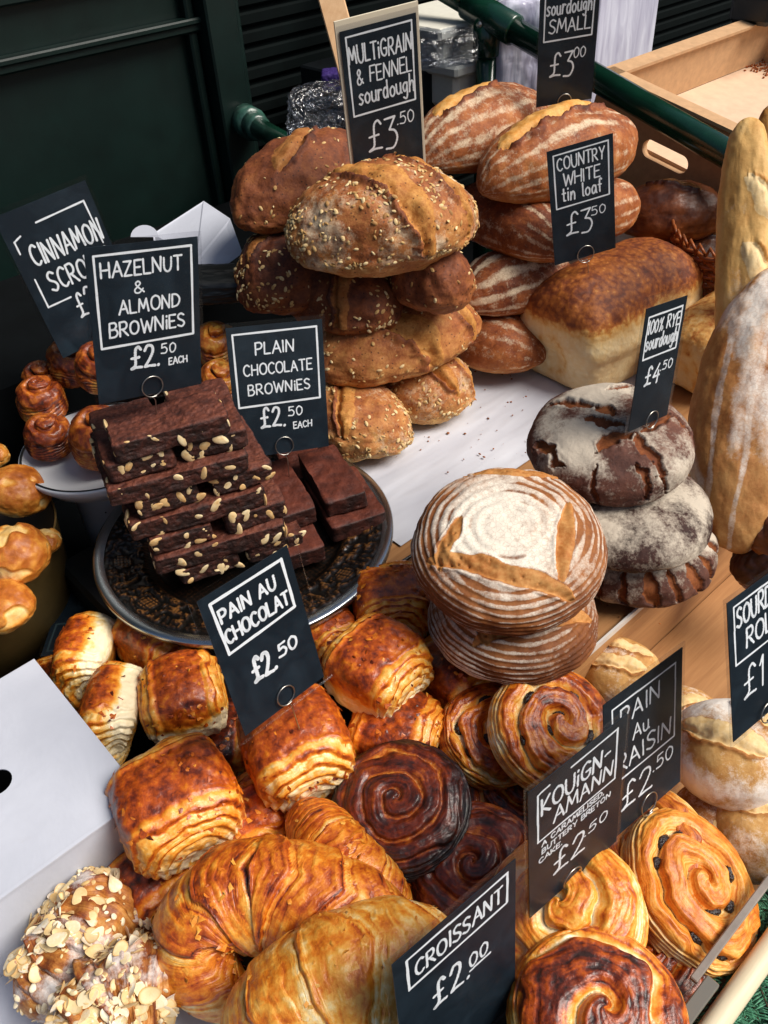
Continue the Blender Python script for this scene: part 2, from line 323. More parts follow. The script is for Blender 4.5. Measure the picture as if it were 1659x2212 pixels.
def roundq(d, e): r = np.hypot(d[:, 0], d[:, 1]); return d * ((r ** e + np.abs(d[:, 2]) ** e) ** (-1 / e))[:, None]
def loaf(name, mat, L, W, H, seed, taper=.3, e=2.25, slashes=(), flour=None, n=60, lump=.05, bend=0., rough=.0026, bake0=.55, cutlift=.008, parent=None, flat=.55, topdark=.12):
    d, F = S(n); p = superq(d, e); x, y, z = p[:, 0].copy(), p[:, 1].copy(), p[:, 2].copy(); o3 = seed * 3.17
    tp = 1 - taper * np.abs(x) ** 2.4
    zz = np.where(z < 0, z * flat, z); h = H / (1 + flat)
    q = np.stack([x * L / 2, y * W / 2 * tp, zz * h * (1 - .6 * taper * x ** 2)], 1)
    nrm = d / np.array([L, W, H]); nrm /= np.linalg.norm(nrm, axis=1)[:, None]
    lo = fbm(d * 1.6 + o3, 3, seed); md = fbm(q * 55 + o3, 4, seed + 7)
    disp = lump * H * lo + rough * md
    cut = np.zeros(len(x)); ridge = np.zeros(len(x)); X, Y = q[:, 0], q[:, 1]
    for (x0, y0, x1, y1, w) in slashes:
        a = np.array([x0 * L / 2, y0 * W / 2]); b = np.array([x1 * L / 2, y1 * W / 2]); ab = b - a; ln = np.linalg.norm(ab)
        px = X - a[0]; py = Y - a[1]; s = (px * ab[0] + py * ab[1]) / ln ** 2; dd = (px * ab[1] - py * ab[0]) / ln
        dd = dd + .004 * fbm(np.stack([s * 6, 0 * s + o3, 0 * s], 1), 3, seed + 3) + .004 * fbm(q * 90 + o3, 3, seed + 4); ss = np.clip(s, 0, 1)
        hw = .82 * w * np.clip(1 - (2 * ss - 1) ** 4, 0, 1) ** .6 * (1 + .45 * fbm(q * 45 + o3, 3, seed + 5))
        inside = sst(1.15, .8, np.abs(dd) / (hw + 1e-5)) * ((s > 0) & (s < 1)) * (z > -.15)
        cut = np.maximum(cut, inside)
        disp = disp + inside * (.0022 * md + cutlift * .4 * np.cos(np.clip(dd / (hw + 1e-5), -1, 1) * 1.5) - cutlift * 1.1 * sst(.2, 1., dd / (hw + 1e-5)))
        ed = np.exp(-((dd / (hw + 1e-5) - 1.15) / .22) ** 2) * ((s > .03) & (s < .97)) * (z > -.15); disp = disp + cutlift * .9 * ed; ridge = np.maximum(ridge, ed)
    q = q + nrm * disp[:, None]
    if bend: q[:, 1] += bend * (q[:, 0] / (L / 2)) ** 2
    fl = flour(p, q, d, seed) if flour else np.zeros(len(x))
    fl = fl * (1 - cut) * (1 - .7 * ridge)
    bake = bake0 + .18 * lo - topdark * z - .25 * ridge + .12 * (z < -.25)
    o = mesh(name, q, F, mat, parent, {'bake': bake, 'cut': cut, 'flour': fl}); o['_d'] = 0
    global LAST; LAST = (q, nrm, cut, p, F); return o
def streaks(k=9, amt=.6, base=.05, w=.5, side=0.):
    def f(p, q, d, seed):
        ph = np.arctan2(p[:, 1], p[:, 2] + .3); s = np.cos(ph * k + 4 * fbm(q * np.array([7, 22, 22]) + seed, 3, seed)) * .5 + .5
        m = .55 + 1.3 * fbm(q * np.array([14, 30, 30]) + seed * 2.1, 3, seed + 5)
        return np.clip(base + amt * sst(w, 1., s) * m, 0, 1) * sst(-.75, -.3, p[:, 2])
    return f
def dust(amt=.5, th=0., sc=20):
    def f(p, q, d, seed): return np.clip(amt * (.55 + 1.1 * fbm(q * sc + seed, 3, seed + 5)) - th, 0, 1) * sst(-.8, -.2, p[:, 2])
    return f
def seeds(parent, n, seed, size=.0047, lo=-.35, mat='flake'):
    q, nrm, cut, p, F = LAST; r = np.random.default_rng(seed)
    n = int(n * 1.35); w = ((p[:, 2] > lo) & (cut < .2)).astype(float) * np.clip(.35 + fbm(q * 30 + seed, 2, seed), 0.03, 1); idx = r.choice(len(q), n, p=w / w.sum()); m = MB()
    th = np.arange(7) * 2 * np.pi / 7; base = np.concatenate([np.stack([np.cos(th), .62 * np.sin(th), 0 * th], 1), np.stack([.55 * np.cos(th), .33 * np.sin(th), 0 * th + .28], 1), [[0, 0, .3]]])
    Fs = [(k, (k + 1) % 7, 7 + (k + 1) % 7, 7 + k) for k in range(7)] + [(7 + k, 7 + (k + 1) % 7, 14) for k in range(7)]
    for i in idx:
        z = unit(nrm[i] + r.normal(0, .22, 3)); x = unit(np.cross(z, r.normal(0, 1, 3))); y = np.cross(z, x)
        sc = size * r.uniform(.45, 1.05); V = base * [sc, sc * r.uniform(.6, 1.1), sc] @ np.stack([x, y, z]) + q[i] + nrm[i] * .0004
        m.add(V, Fs, r.uniform(.1, .95))
    o = mesh('seed_topping', np.concatenate(m.V), m.F, M[mat], parent, {'bake': np.concatenate(m.A)}); o['kind'] = 'stuff'; return o

def pain_choc(name, L, W, H, seed, mat='pastry', N=5., pale_side=0., pale_end=.25, dark=.3, n=76, e=3.6):
    "a rolled pillow of laminated dough, leaves showing at both ends (local x = roll axis)"
    d, F = S(n); p = superq(d, e); x, y, z = p.T; o3 = seed * 2.7; ax = np.abs(x)
    rho = np.maximum(np.abs(y), np.abs(z)); rho = (np.abs(y) ** 3.2 + np.abs(z) ** 3.2) ** (1 / 3.2)
    rho = (np.abs(y) ** 2.3 + np.abs((z + .75) / 1.75) ** 2.3) ** (1 / 2.3); m = np.clip((ax - .38) / .62, 0, 1) * .8 + (1 - np.clip(rho, 0, 1)) * 1.45 * sst(.35, .8, ax)
    lowp = fbm(d * 2.1 + o3, 3, seed)
    Lc = m * N * .62 + .9 * lowp + .5 * np.abs(np.arctan2(z, y)) / np.pi * np.sign(x)
    lam = sst(.12, .3, m + .12 * lowp)
    st = frac(Lc); step = (np.floor(Lc) + sst(.72, 1., st))          # terraces, one per leaf
    zz = np.where(z < 0, z * .6, z); h = H / 1.6
    bar = 1 - .13 * ax ** 2.2
    q = np.stack([x * L / 2, y * W / 2 * bar, zz * h * (1 - .22 * ax ** 2)], 1)
    nrm = d / np.array([L, W, H]); nrm /= np.linalg.norm(nrm, axis=1)[:, None]
    off = -.0038 * (step - Lc) * lam * 1.3 * (1 - .4 * sst(.6, .1, rho))
    q = q + nrm * (off + .05 * H * lowp + .0016 * fbm(q * 70 + o3, 4, seed + 9))[:, None]
    q[:, 0] -= np.sign(x) * .010 * (1 - np.clip(rho, 0, 1)) * sst(.8, 1, ax) * (L / .11)
    top = sst(-.15, .75, z)
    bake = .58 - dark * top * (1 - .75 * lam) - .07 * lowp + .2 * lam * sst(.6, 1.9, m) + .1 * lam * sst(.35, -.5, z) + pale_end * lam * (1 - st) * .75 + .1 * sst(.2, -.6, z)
    if pale_side:
        sd = sst(.45, .8, y * np.sign(pale_side)) * sst(.35, -.05, z + .25 * lowp) * sst(1., .8, ax); bake = bake + abs(pale_side) * sd; lam = lam * (1 - sd)
    global LAST; LAST = (q, nrm, lam, p, F)
    return mesh(name, q, F, M[mat], None, {'bake': bake, 'lay': Lc * 1.0, 'lam': lam})

def croissant(name, pts, rad, seed, mat='pastry', K=3.4, twist=.9, nt_=200, nth=84, bake0=.5, dark=.22, pale=.3, flat=.85, ups=(0, 0, 1), mid=.5, step=.10, lamk=1.):
    "a rolled crescent along a curved spine, wrap edges stepping down to both horns"
    pts = np.asarray(pts, float); c0 = pts.mean(0); m = len(pts); t = np.linspace(0, 1, nt_)
    sp = np.concatenate([[0], np.cumsum(np.linalg.norm(np.diff(pts, axis=0), axis=1))]); sp /= sp[-1]
    A = np.vander(sp, min(m, 5), increasing=True); co = np.linalg.lstsq(A, pts, rcond=None)[0]; C = np.vander(t, min(m, 5), increasing=True) @ co
    T = np.gradient(C, axis=0); T /= np.linalg.norm(T, axis=1)[:, None]; up = unit(ups)
    B = np.cross(T, up); B /= np.linalg.norm(B, axis=1)[:, None]; Nn = np.cross(B, T)
    th = np.linspace(0, 2 * np.pi, nth, endpoint=False); TT, TH = np.meshgrid(t, th, indexing='ij'); s = np.abs(TT - mid) / np.where(TT > mid, 1 - mid, mid); sg = np.sign(TT - mid)
    prof = np.clip(1 - s ** 2.3, 0, 1) ** .62 * .86 + .2 * np.clip(1 - s ** 8, 0, 1) ** .5
    fl = np.stack([TT * 6 + seed, np.cos(TH) * 1.2 + seed, np.sin(TH) * 1.2], -1).reshape(-1, 3); lo = fbm(fl, 3, seed).reshape(TT.shape)
    sig = s * K + twist * np.abs(((TH - np.pi / 2) / (np.pi) + 1) % 2 - 1) + .28 * lo + .25 * sg
    fr = frac(sig); stp = 1 + step * (sst(0, .12, fr) * .0 + (fr - .5)) * 1.0
    rise = sst(0., .10, fr); stp = 1 + step * (np.where(fr > .93, (1 - fr) / .07, fr * .75 + .25) - .5)
    hf = 1.4 * fbm(np.stack([sig * 11, np.cos(TH) * .9 + seed, np.sin(TH) * .9], -1).reshape(-1, 3), 4, seed + 3, .65).reshape(TT.shape)
    Rr = rad * prof * stp * (1 + .05 * lo + .022 * hf)
    cz = np.sin(TH) ; cz = np.where(cz < 0, cz * flat, cz)
    V = C[:, None, :] + Rr[..., None] * (np.cos(TH)[..., None] * B[:, None, :] + cz[..., None] * Nn[:, None, :])
    V = V.reshape(-1, 3) - c0; i = np.arange(nt_ - 1)[:, None] * nth; k = np.arange(nth)[None]; k2 = (k + 1) % nth
    F = np.stack([i + k, i + nth + k, i + nth + k2, i + k2], -1).reshape(-1, 4)
    top = sst(-.2, .9, np.sin(TH)); bake = bake0 + .1 - dark * top - .12 * lo + pale * sst(.3, .0, fr) * (1 - .4 * top) + .1 * sst(.1, -.7, np.sin(TH)) - .14 * sst(.8, 1., fr) + .16 * hf + .12 * sst(.75, 1, s)
    lam = np.clip(.35 + .65 * np.maximum(sst(.45, .05, fr), sst(.7, 1, fr)), 0, 1)
    bake = bake + .0
    o = mesh(name, V, F, M[mat], None, {'bake': bake.ravel(), 'lay': (sig * 3.5 + .5 * hf).ravel(), 'lam': lamk * lam.ravel(), 'flour': np.clip(.12 + 1.0 * lo + .2 * top, 0, 1).ravel() if mat == 'almond_pastry' else 0 * lam.ravel()}); o.location = c0
    nv = np.cos(TH)[..., None] * B[:, None, :] + np.sin(TH)[..., None] * Nn[:, None, :]
    global LAST; LAST = (V, nv.reshape(-1, 3), np.zeros(len(V)), np.stack([TT.ravel(), TH.ravel(), np.sin(TH).ravel()], 1), F); return o

def spiral(name, R, H, seed, mat='pastry', turns=2.6, n=100, bake0=.5, groove=.0085, ecc=1., cream=.42, dark=.2, phase=0., raisins=0, dome=.25, rim=.0, sidepale=.25):
    "a coiled bun lying flat, coil seen on the top face"
    d, F = S(n); p = roundq(d, 3.2); x, y, z = p.T; o3 = seed * 4.1
    r = np.hypot(x, y); th = np.arctan2(y, x); lo = fbm(d * 1.8 + o3, 3, seed); warp = .17 * fbm(np.stack([x * 2.2 + o3, y * 2.2, 0 * x], 1), 3, seed + 2)
    sg = (r + warp) * turns - th / (2 * np.pi) + phase; fr = frac(sg); topm = sst(.45, .8, z) * sst(1.06, .93, r)
    ridge = np.clip(1.7 * np.abs(np.sin(np.pi * fr ** (1.25 + .3 * np.sin(th * 2 + seed)))), 0, 1) ** .7
    nrm = d / np.array([R, R, H]); nrm /= np.linalg.norm(nrm, axis=1)[:, None]
    zz = np.where(z < 0, z * .8, z)
    q = np.stack([x * R * ecc, y * R, zz * H / 1.8 * (1 + dome * (1 - r ** 2) * (z > 0))], 1)
    hf = 1.5 * fbm(np.stack([fr * 7 + 3 * warp, np.cos(th) * (1.2 + r), np.sin(th) * (1.2 + r) + o3 + 2 * r], 1), 4, seed + 3, .65)
    sl = z * 5.5 + 1.1 * lo + .4 * np.sin(th * 2 + seed)
    q = q + nrm * ((.035 * R * lo + .0015 * fbm(q * 60 + o3, 4, seed + 5)) + topm * (groove * (ridge - .75) + .001 * hf) - (1 - topm) * .0028 * (1 - np.abs(np.sin(np.pi * sl))))[:, None]
    gro = sst(.5, .0, ridge) * topm
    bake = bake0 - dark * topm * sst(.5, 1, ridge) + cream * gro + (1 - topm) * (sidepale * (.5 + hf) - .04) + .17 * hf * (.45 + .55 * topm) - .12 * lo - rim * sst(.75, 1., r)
    lam = np.clip((1 - topm) * .9 + topm * (.45 + .4 * (ridge < .8)), 0, 1)
    o = mesh(name, q, F, M[mat], None, {'bake': bake, 'lay': np.where(topm > .5, fr * 5, sl * 1.2), 'lam': lam})
    if raisins:
        rr = np.random.default_rng(seed + 50); cand = np.where((gro > .5) & (r < .88) & (r > .12))[0]; used = []
        for i in rr.permutation(cand):
            if all(np.linalg.norm(q[i] - u) > .017 for u in used):
                used.append(q[i]); rs = raisin(rr.integers(1000)); rs.parent = o
                rs.location = q[i] + [0, 0, .0015]; rs.rotation_euler = (rr.uniform(-.4, .4), rr.uniform(-.4, .4), th[i] + 1.57); k = rr.uniform(.8, 1.25); rs.scale = (k, k, k)
            if len(used) >= raisins: break
    return o
_rs = []
def raisin(k):
    while len(_rs) < 3:
        d, F = S(10); s = len(_rs); q = d * [.0072, .0046, .004] * (1 + .28 * fbm(d * 3.5 + s * 9, 2, s))[:, None]; o = mesh('raisin', q, F, M['raisin']); _rs.append(o.data); bpy.data.objects.remove(o)
    o = bpy.data.objects.new('raisin', _rs[k % 3]); SC.collection.objects.link(o); return o

_al = []
def almond(k, flaked=False):
    if not _al:
        for s in range(3):
            d, F = S(8); q = d * [.0082, .0050, .0020]; q[:, 1] *= 1 - .3 * d[:, 0]; o = mesh('almond', q, F, M['almond'], None, {'bake': (.85, .7, .5)[s] + .35 * fbm(d * 2 + s * 5, 2, s)}); _al.append(o.data); bpy.data.objects.remove(o)
        for s in range(4):
            d, F = S(10); q = d * [.0088, .0060, .0005]; q[:, 1] *= 1 - .3 * d[:, 0]; q[:, 2] += (.5 + .4 * s) * .0016 * (d[:, 0] ** 2 - .4) + .0012 * s * d[:, 0] * d[:, 1]
            rr = np.hypot(d[:, 0], d[:, 1]); o = mesh('almond_flake', q, F, M['flaked_almond'], None, {'bake': (.72, .6, .5, .68)[s] - .35 * sst(.75, 1., rr) * (s % 2) , 'flour': (.35, .1, .05, .5)[s] * (d[:, 2] > -.9)}); _al.append(o.data); bpy.data.objects.remove(o)
    o = bpy.data.objects.new('almond_flake' if flaked else 'almond', _al[3 + k % 4] if flaked else _al[k % 3]); SC.collection.objects.link(o); return o

def brownie(name, L, W, H, seed, nuts=0, mat='brownie', faces=((0, -1), (-1, 0), (1, 0)), rough=1.):
    g = 30; d, F = S(g); p = superq(d, 22.); x, y, z = p.T; o3 = seed * 5.3
    q = p * [L / 2, W / 2, H / 2]; nrm = np.sign(p) * (np.abs(p) > .93); nrm = nrm / (np.linalg.norm(nrm, axis=1)[:, None] + 1e-6)
    side = sst(.9, .6, np.abs(z)); f1, f2 = worley(q * 110 + o3, seed)
    dsp = rough * (.0026 * fbm(q * 90 + o3, 4, seed) - .0028 * sst(.25, .05, f1) * side + .0035 * fbm(q * 25 + o3, 2, seed + 4))
    q = q + nrm * dsp[:, None]
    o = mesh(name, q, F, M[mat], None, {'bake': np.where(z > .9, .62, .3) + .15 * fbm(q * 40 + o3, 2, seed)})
    r = np.random.default_rng(seed)
    used = []
    for k in range(nuts):
        fx, fy = faces[k % len(faces)] if k % 3 else faces[0]; a = almond(int(r.integers(9))); a.parent = o; u, w = r.uniform(-.95, .95), r.uniform(-.42, .42)
        for _ in range(30):
            if all((k_[2] != (fx, fy)) or abs(k_[0] - u) * L / 2 > .013 or abs(k_[1] - w) * H > .012 for k_ in used): break
            u, w = r.uniform(-.95, .95), r.uniform(-.42, .42)
        used.append((u, w, (fx, fy)))
        if fy: sv = q[(np.abs(p[:, 1] - fy) < .02)]; sv = sv[np.argmin(np.hypot(sv[:, 0] - u * L / 2, sv[:, 2] - w * H))] if len(sv) else np.array([0, fy * W / 2, 0]); a.location = (sv[0], sv[1] - fy * .0018, sv[2]); a.rotation_euler = (1.57 + r.uniform(-.3, .3), r.uniform(-1.6, 1.6), r.uniform(-.35, .35))
        else: sv = q[(np.abs(p[:, 0] - fx) < .02)]; sv = sv[np.argmin(np.hypot(sv[:, 1] - u * W / 2, sv[:, 2] - w * H))] if len(sv) else np.array([fx * L / 2, 0, 0]); a.location = (sv[0] - fx * .0018, sv[1], sv[2]); a.rotation_euler = (r.uniform(-.3, .3), 1.57 + r.uniform(-.3, .3), r.uniform(-.3, .3) + 0 * 1.57)
        k_ = r.uniform(.7, 1.35); a.scale = (k_, k_ * r.uniform(.7, 1.1), k_)
    return o

def flakes(o, n, seed, size=.0065, lo=.0, base=.4, mat='pastry'):
    "thin lifted scales of crisp dough on the crust"
    V, nv, lam, tt, F = LAST; r = np.random.default_rng(seed); w = (tt[:, 2] > lo) * np.clip(.35 + fbm(V * 40 + seed, 2, seed), .02, 1); mm = MB()
    for i in r.choice(len(V), n, p=w / w.sum()):
        z_ = unit(nv[i] + r.normal(0, .16, 3)); x_ = unit(np.cross(z_, r.normal(0, 1, 3))); y_ = np.cross(z_, x_); k = 7; a = np.sort(r.uniform(0, 6.283, k)); s = size * r.uniform(.35, 1.2)
        rad = s * r.uniform(.45, 1., k); ring = V[i] + nv[i] * .0003 + (np.cos(a) * rad)[:, None] * x_ * .9 + (np.sin(a) * rad)[:, None] * y_ * .6 + (r.uniform(-.1, .35, k) * .0014)[:, None] * z_
        mm.add(np.vstack([ring, V[i] + nv[i] * .0008]), [(j, (j + 1) % k, k) for j in range(k)], np.clip(base + r.normal(0, .12), 0, .8))
    q = mesh('crust_flakes', np.concatenate(mm.V), mm.F, M[mat], o, {'bake': np.concatenate(mm.A)}); q['kind'] = 'stuff'; return q
# ------------------------------------------------------------------ lettering
GL = {
 'A': (.72, "0,0 .36,1 .72,0|.13,.36 .6,.36"), 'B': (.62, "0,0 0,1|~0,1 .38,1 .5,.78 .34,.56 0,.53|~0,.53 .42,.53 .6,.28 .42,.03 0,0"),
 'C': (.66, "~.62,.86 .4,1 .12,.84 .02,.5 .12,.15 .38,0 .64,.14"), 'D': (.68, "0,0 0,1|~0,1 .36,.97 .62,.72 .66,.42 .46,.1 0,0"),
 'E': (.54, ".52,1 0,1 0,0 .54,0|0,.52 .44,.52"), 'F': (.52, ".52,1 0,1 0,0|0,.52 .42,.52"),
 'G': (.7, "~.64,.86 .42,1 .14,.86 .02,.5 .12,.14 .4,0 .64,.14 .66,.42|.38,.44 .7,.44"), 'H': (.66, "0,0 0,1|.64,0 .64,1|0,.5 .64,.5"),
 'I': (.1, ".05,0 .05,1"), 'i': (.1, ".05,0 .05,.62|.05,.86 .06,.92"), 'J': (.5, "~.46,1 .46,.3 .3,0 .05,.12"), 'K': (.6, "0,0 0,1|.56,1 .02,.46 .6,0"),
 'L': (.52, "0,1 0,0 .52,0"), 'M': (.86, "0,0 .12,1 .42,.25 .72,1 .86,0"), 'N': (.7, "0,0 .04,1 .62,0 .68,1"), 'O': (.72, "~.36,1 .1,.86 .0,.5 .1,.14 .36,0 .62,.14 .72,.5 .62,.86 .36,1"),
 'P': (.58, "0,0 0,1|~0,1 .4,1 .56,.76 .4,.5 0,.46"), 'R': (.62, "0,0 0,1|~0,1 .4,1 .54,.76 .4,.52 0,.48|.2,.48 .62,0"), 'S': (.58, "~.54,.88 .3,1 .06,.86 .1,.62 .44,.42 .54,.2 .32,0 .0,.12"),
 'T': (.64, "0,1 .64,1|.32,1 .32,0"), 'U': (.64, "~0,1 .02,.3 .2,.02 .44,.02 .6,.3 .62,1"), 'W': (.94, "0,1 .22,0 .46,.8 .7,0 .94,1"), 'X': (.6, "0,0 .6,1|0,1 .6,0"),
 'Y': (.62, "0,1 .32,.48 .62,1|.32,.48 .3,0"), 'Z': (.6, "0,1 .58,1 0,0 .6,0"),
 's': (.4, "~.38,.55 .2,.62 .05,.5 .2,.33 .36,.18 .2,0 .0,.06"), 'o': (.46, "~.23,.6 .03,.45 .03,.15 .23,0 .43,.15 .43,.45 .23,.6"), 'u': (.46, "~0,.6 .02,.15 .18,0 .38,.12 .42,.6|~.42,.6 .42,.1 .5,.02"),
 'r': (.32, "0,0 .02,.6|~.02,.35 .14,.58 .34,.56"), 'd': (.48, "~.42,.5 .2,.6 .02,.35 .08,.05 .28,.02 .42,.25|.43,1 .43,0"), 'g': (.46, "~.4,.52 .2,.6 .02,.4 .1,.12 .28,.12 .4,.35|~.41,.58 .41,-.1 .28,-.36 .04,-.26"),
 'h': (.46, "0,0 .02,1|~.02,.3 .18,.58 .36,.5 .4,0"), 't': (.34, ".14,.95 .14,.06 .32,.04|0,.62 .32,.62"), 'n': (.44, "0,0 .02,.6|~.02,.3 .2,.6 .38,.45 .4,0"), 'l': (.12, ".05,1 .05,.06 .14,0"),
 'a': (.48, "~.4,.5 .2,.6 .02,.35 .08,.04 .26,.03 .4,.3|.41,.58 .43,.06 .5,0"), 'f': (.36, "~.36,.92 .24,1 .14,.8 .13,0|0,.55 .3,.55"),
 '0': (.56, "~.28,1 .06,.8 .02,.4 .14,.05 .34,.03 .52,.3 .52,.75 .28,1"), '1': (.2, "0,.75 .16,1 .14,0"), '2': (.58, "~.04,.78 .2,1 .46,.95 .5,.7 .3,.36 .02,.04|.02,.04 .3,.05 .6,.02"),
 '3': (.56, "0,.98 .46,1 .2,.6|~.2,.6 .44,.52 .54,.26 .36,-.04 .02,-.04"), '4': (.56, ".42,1 .0,.34 .56,.36|.44,.62 .4,-.04"), '5': (.56, ".5,1 .1,.98 .06,.58|~.06,.58 .34,.64 .52,.36 .38,.04 .0,.06"),
 '£': (.62, "~.6,.86 .46,1 .3,.88 .28,.5 .26,.16 .04,.02 .3,.06 .62,.04|.06,.5 .48,.52"), '&': (.64, "~.62,.06 .3,.46 .12,.8 .28,1 .42,.82 .26,.56 .04,.3 .1,.04 .34,.04 .58,.36"),
 '%': (.6, "~.12,.96 .02,.8 .12,.66 .22,.8 .12,.96|.5,1 .1,0|~.5,.3 .4,.16 .5,.02 .6,.16 .5,.3"), '.': (.1, ".04,.02 .07,.05"), ',': (.1, ".06,.06 .0,-.14"), '-': (.4, ".02,.5 .38,.54"), "'": (.1, ".06,1 .0,.8"), '·': (.1, ".04,.36 .07,.4"), ' ': (.36, ""),
}
def strokes(text, seed=0, gap=.2):
    r = random.Random(seed); out = []; x = 0
    for ch in text:
        w, dsc = GL[ch]; jy = r.uniform(-.03, .03); sc = r.uniform(.95, 1.05); sh = r.uniform(-.03, .05)
        for st in dsc.split('|'):
            if not st: continue
            sm = st[0] == '~'; pts = np.array([[float(k) for k in q.split(',')] for q in st.lstrip('~').split()])
            if sm and len(pts) > 2:
                e = np.vstack([2 * pts[0] - pts[1], pts, 2 * pts[-1] - pts[-2]]); o = []
                for i in range(len(pts) - 1):
                    p0, p1, p2, p3 = e[i:i + 4]
                    for t in np.linspace(0, 1, 7)[:-1]: o.append(.5 * (2 * p1 + (p2 - p0) * t + (2 * p0 - 5 * p1 + 4 * p2 - p3) * t * t + (3 * p1 - p0 - 3 * p2 + p3) * t ** 3))
                pts = np.array(o + [pts[-1]])
            pts = pts * sc; pts[:, 1] += jy; pts[:, 0] += sh * pts[:, 1] + x; out.append(pts)
        x += w + gap
    return out, x - gap
def ribbon(m, pts, wd, y, seed=0):
    pts = np.asarray(pts, float); n = len(pts)
    if n == 2: k = np.linspace(0, 1, 6)[:, None]; pts = pts[:1] * (1 - k) + pts[1:] * k
    else:
        o = []
        for a, b in zip(pts[:-1], pts[1:]): o += [a, (a + b) / 2]
        pts = np.array(o + [pts[-1]])
    # sharp corners are drawn as joined pieces with round ends
    T = np.diff(pts, axis=0); L = np.linalg.norm(T, axis=1); keep = np.concatenate([[True], L > 1e-7]); pts = pts[keep]; T = np.diff(pts, axis=0); T /= np.linalg.norm(T, axis=1)[:, None]
    for i in range(len(pts)):
        w = wd * .5 * (1 + .14 * math.sin(i * 1.9 + seed)); c = pts[i]; th = np.arange(8) * np.pi / 4
        m.add(np.stack([c[0] + w * np.cos(th), np.full(8, y - .00006 * ((i + seed) % 5)), c[1] + w * np.sin(th)], 1), [tuple(range(8))])
        if i < len(T):
            d = pts[i + 1]; nn = np.array([-T[i][1], T[i][0]]); w2 = wd * .5 * (1 + .14 * math.sin((i + 1) * 1.9 + seed)); yy = y - .00003 - .00006 * ((i + seed) % 5)
            q = [c + nn * w, c - nn * w, d - nn * w2, d + nn * w2]; m.add([[a[0], yy, a[1]] for a in q], [(0, 1, 2, 3)])
def card_mat():
    t = NT('blackboard card'); n = t.noise(26, 6, .7, dist=.8); n2 = t.noise(9, 3); c = t.mix(t.rng_(t.math('MULTIPLY', n, t.math('ADD', n2, .45)), .42, .75), '111d26', '22303a')
    return t.fin(c, .5, spec=.3)
M['card'] = card_mat()
M['chalk'] = plain('white marker ink', 'e9eff2', .6, nscale=350, namt=.06)
M['sleeve'] = clear('clear laminate', (.93, .93, .94), .012, .22, fres=.1)
M['wire'] = plain('steel wire', 'b9b6ae', .3, metal=1.0)
M['cream'] = plain('cream card', 'd8cdb4', .7)
def sign(label, c, w, h, tilt, roll, yaw, lines, paths, ring=(.5, .05), rr=.013, stem=.04, margin=(.03, .03, .03, .03), lw=.0021, cream=False, ringon=True):
    "lines: (text, x centre, baseline, height, width) as shares of the card; paths: drawn rules"
    root = empty('price_sign', c); root.rotation_euler = tuple(math.radians(a) for a in (tilt, roll, yaw)); tag(root, label, 'price sign', 'handwritten price signs on wire holders')
    ml, mr, mb, mt = margin; x0, x1, z0, z1 = -w / 2 + ml * w, w / 2 - mr * w, -h / 2 + mb * h, h / 2 - mt * h
    cm = MB(); cm.box(((x0 + x1) / 2, 0, (z0 + z1) / 2), (x1 - x0, .0008, z1 - z0)); card = cm.obj('card', M['card'], root)
    sm = MB(); sm.box((0, 0, 0), (w, .0018, h)); sm.obj('sleeve', M['sleeve'], root)
    tm = MB(); X = lambda f: x0 + f * (x1 - x0); Z = lambda f: z0 + f * (z1 - z0)
    for k, (tx, cx, bl, hh, ww) in enumerate(lines):
        st, W = strokes(tx, seed=len(tx) * 7 + k); sx = ww * (x1 - x0) / W; sz = hh * (z1 - z0)
        sx = min(sx, sz * 1.35)
        for j, q in enumerate(st): ribbon(tm, np.stack([X(cx) + (q[:, 0] - W / 2) * sx, Z(bl) + q[:, 1] * sz], 1), 1.3 * lw * min(1.15, max(.6, hh / .11)), -.0005 - .0000, j + k)
    for j, pth in enumerate(paths): ribbon(tm, [(X(a), Z(b)) for a, b in pth], lw * 1.2, -.0005, j)
    tm.obj('lettering', M['chalk'], card)
    if cream:
        bm = MB(); bm.box((0, .0028, h * .01), (w * 1.02, .003, h * 1.03)); bm.obj('backing_board', M['cream'], root)
    if ringon:
        wm = MB(); rx, rz = X(ring[0]), Z(ring[1]); a = np.linspace(-.5 * np.pi, 1.62 * np.pi, 44)
        pts = np.stack([rx + rr * np.cos(a), -.0022 - .0016 * np.linspace(0, 1, 44), rz + rr * np.sin(a)], 1)
        stp = [[rx + .003, -.002, rz - rr - .006], [rx + .004, -.0005, rz - rr - stem]]
        wm.tube(np.vstack([pts[::-1], stp]), .0007, 6); a2 = a[8:]; p2 = np.stack([rx + rr * .96 * np.cos(a2), .0030 + 0 * a2, rz + rr * .96 * np.sin(a2)], 1); wm.tube(p2, .0007, 6)
        wm.obj('wire_clip', M['wire'], root, True)
    return root
def rect(a, b, c, d): return [[(a, b), (c, b + .005)], [(c, b + .005), (c + .005, d)], [(c + .005, d), (a, d - .004)], [(a, d - .004), (a, b)]]
# ------------------------------------------------------------------ surfaces of the stall
def woodmat(name, a, b, scale=6, stretch=(1, 18, 18), rough=.55, coat=0.):
    t = NT(name); tc = t.n('ShaderNodeTexCoord'); v = tc.outputs['Object']; n = t.noise(scale, 6, .6, vec=v, dist=.6, stretch=stretch); n2 = t.noise(scale * 7, 4, .6, vec=v, stretch=stretch)
    c = t.ramp(t.math('ADD', t.math('MULTIPLY', n, .7), t.math('MULTIPLY', n2, .3)), [(.25, a), (.75, b)]); return t.fin(c, rough, t.bump(n2, .15, .001), coat)
M['kraft'] = woodmat('brown shelf board', '8a5c36', 'b98a5a', 4, (1, 16, 16), .5, .15)
M['crate'] = plain('raw fibreboard', 'c19a72', .8, nscale=60, namt=.12, bump=.15, bscale=500)
M['crate_in'] = plain('pale fibreboard floor', 'd5b79a', .8, nscale=40, namt=.08)
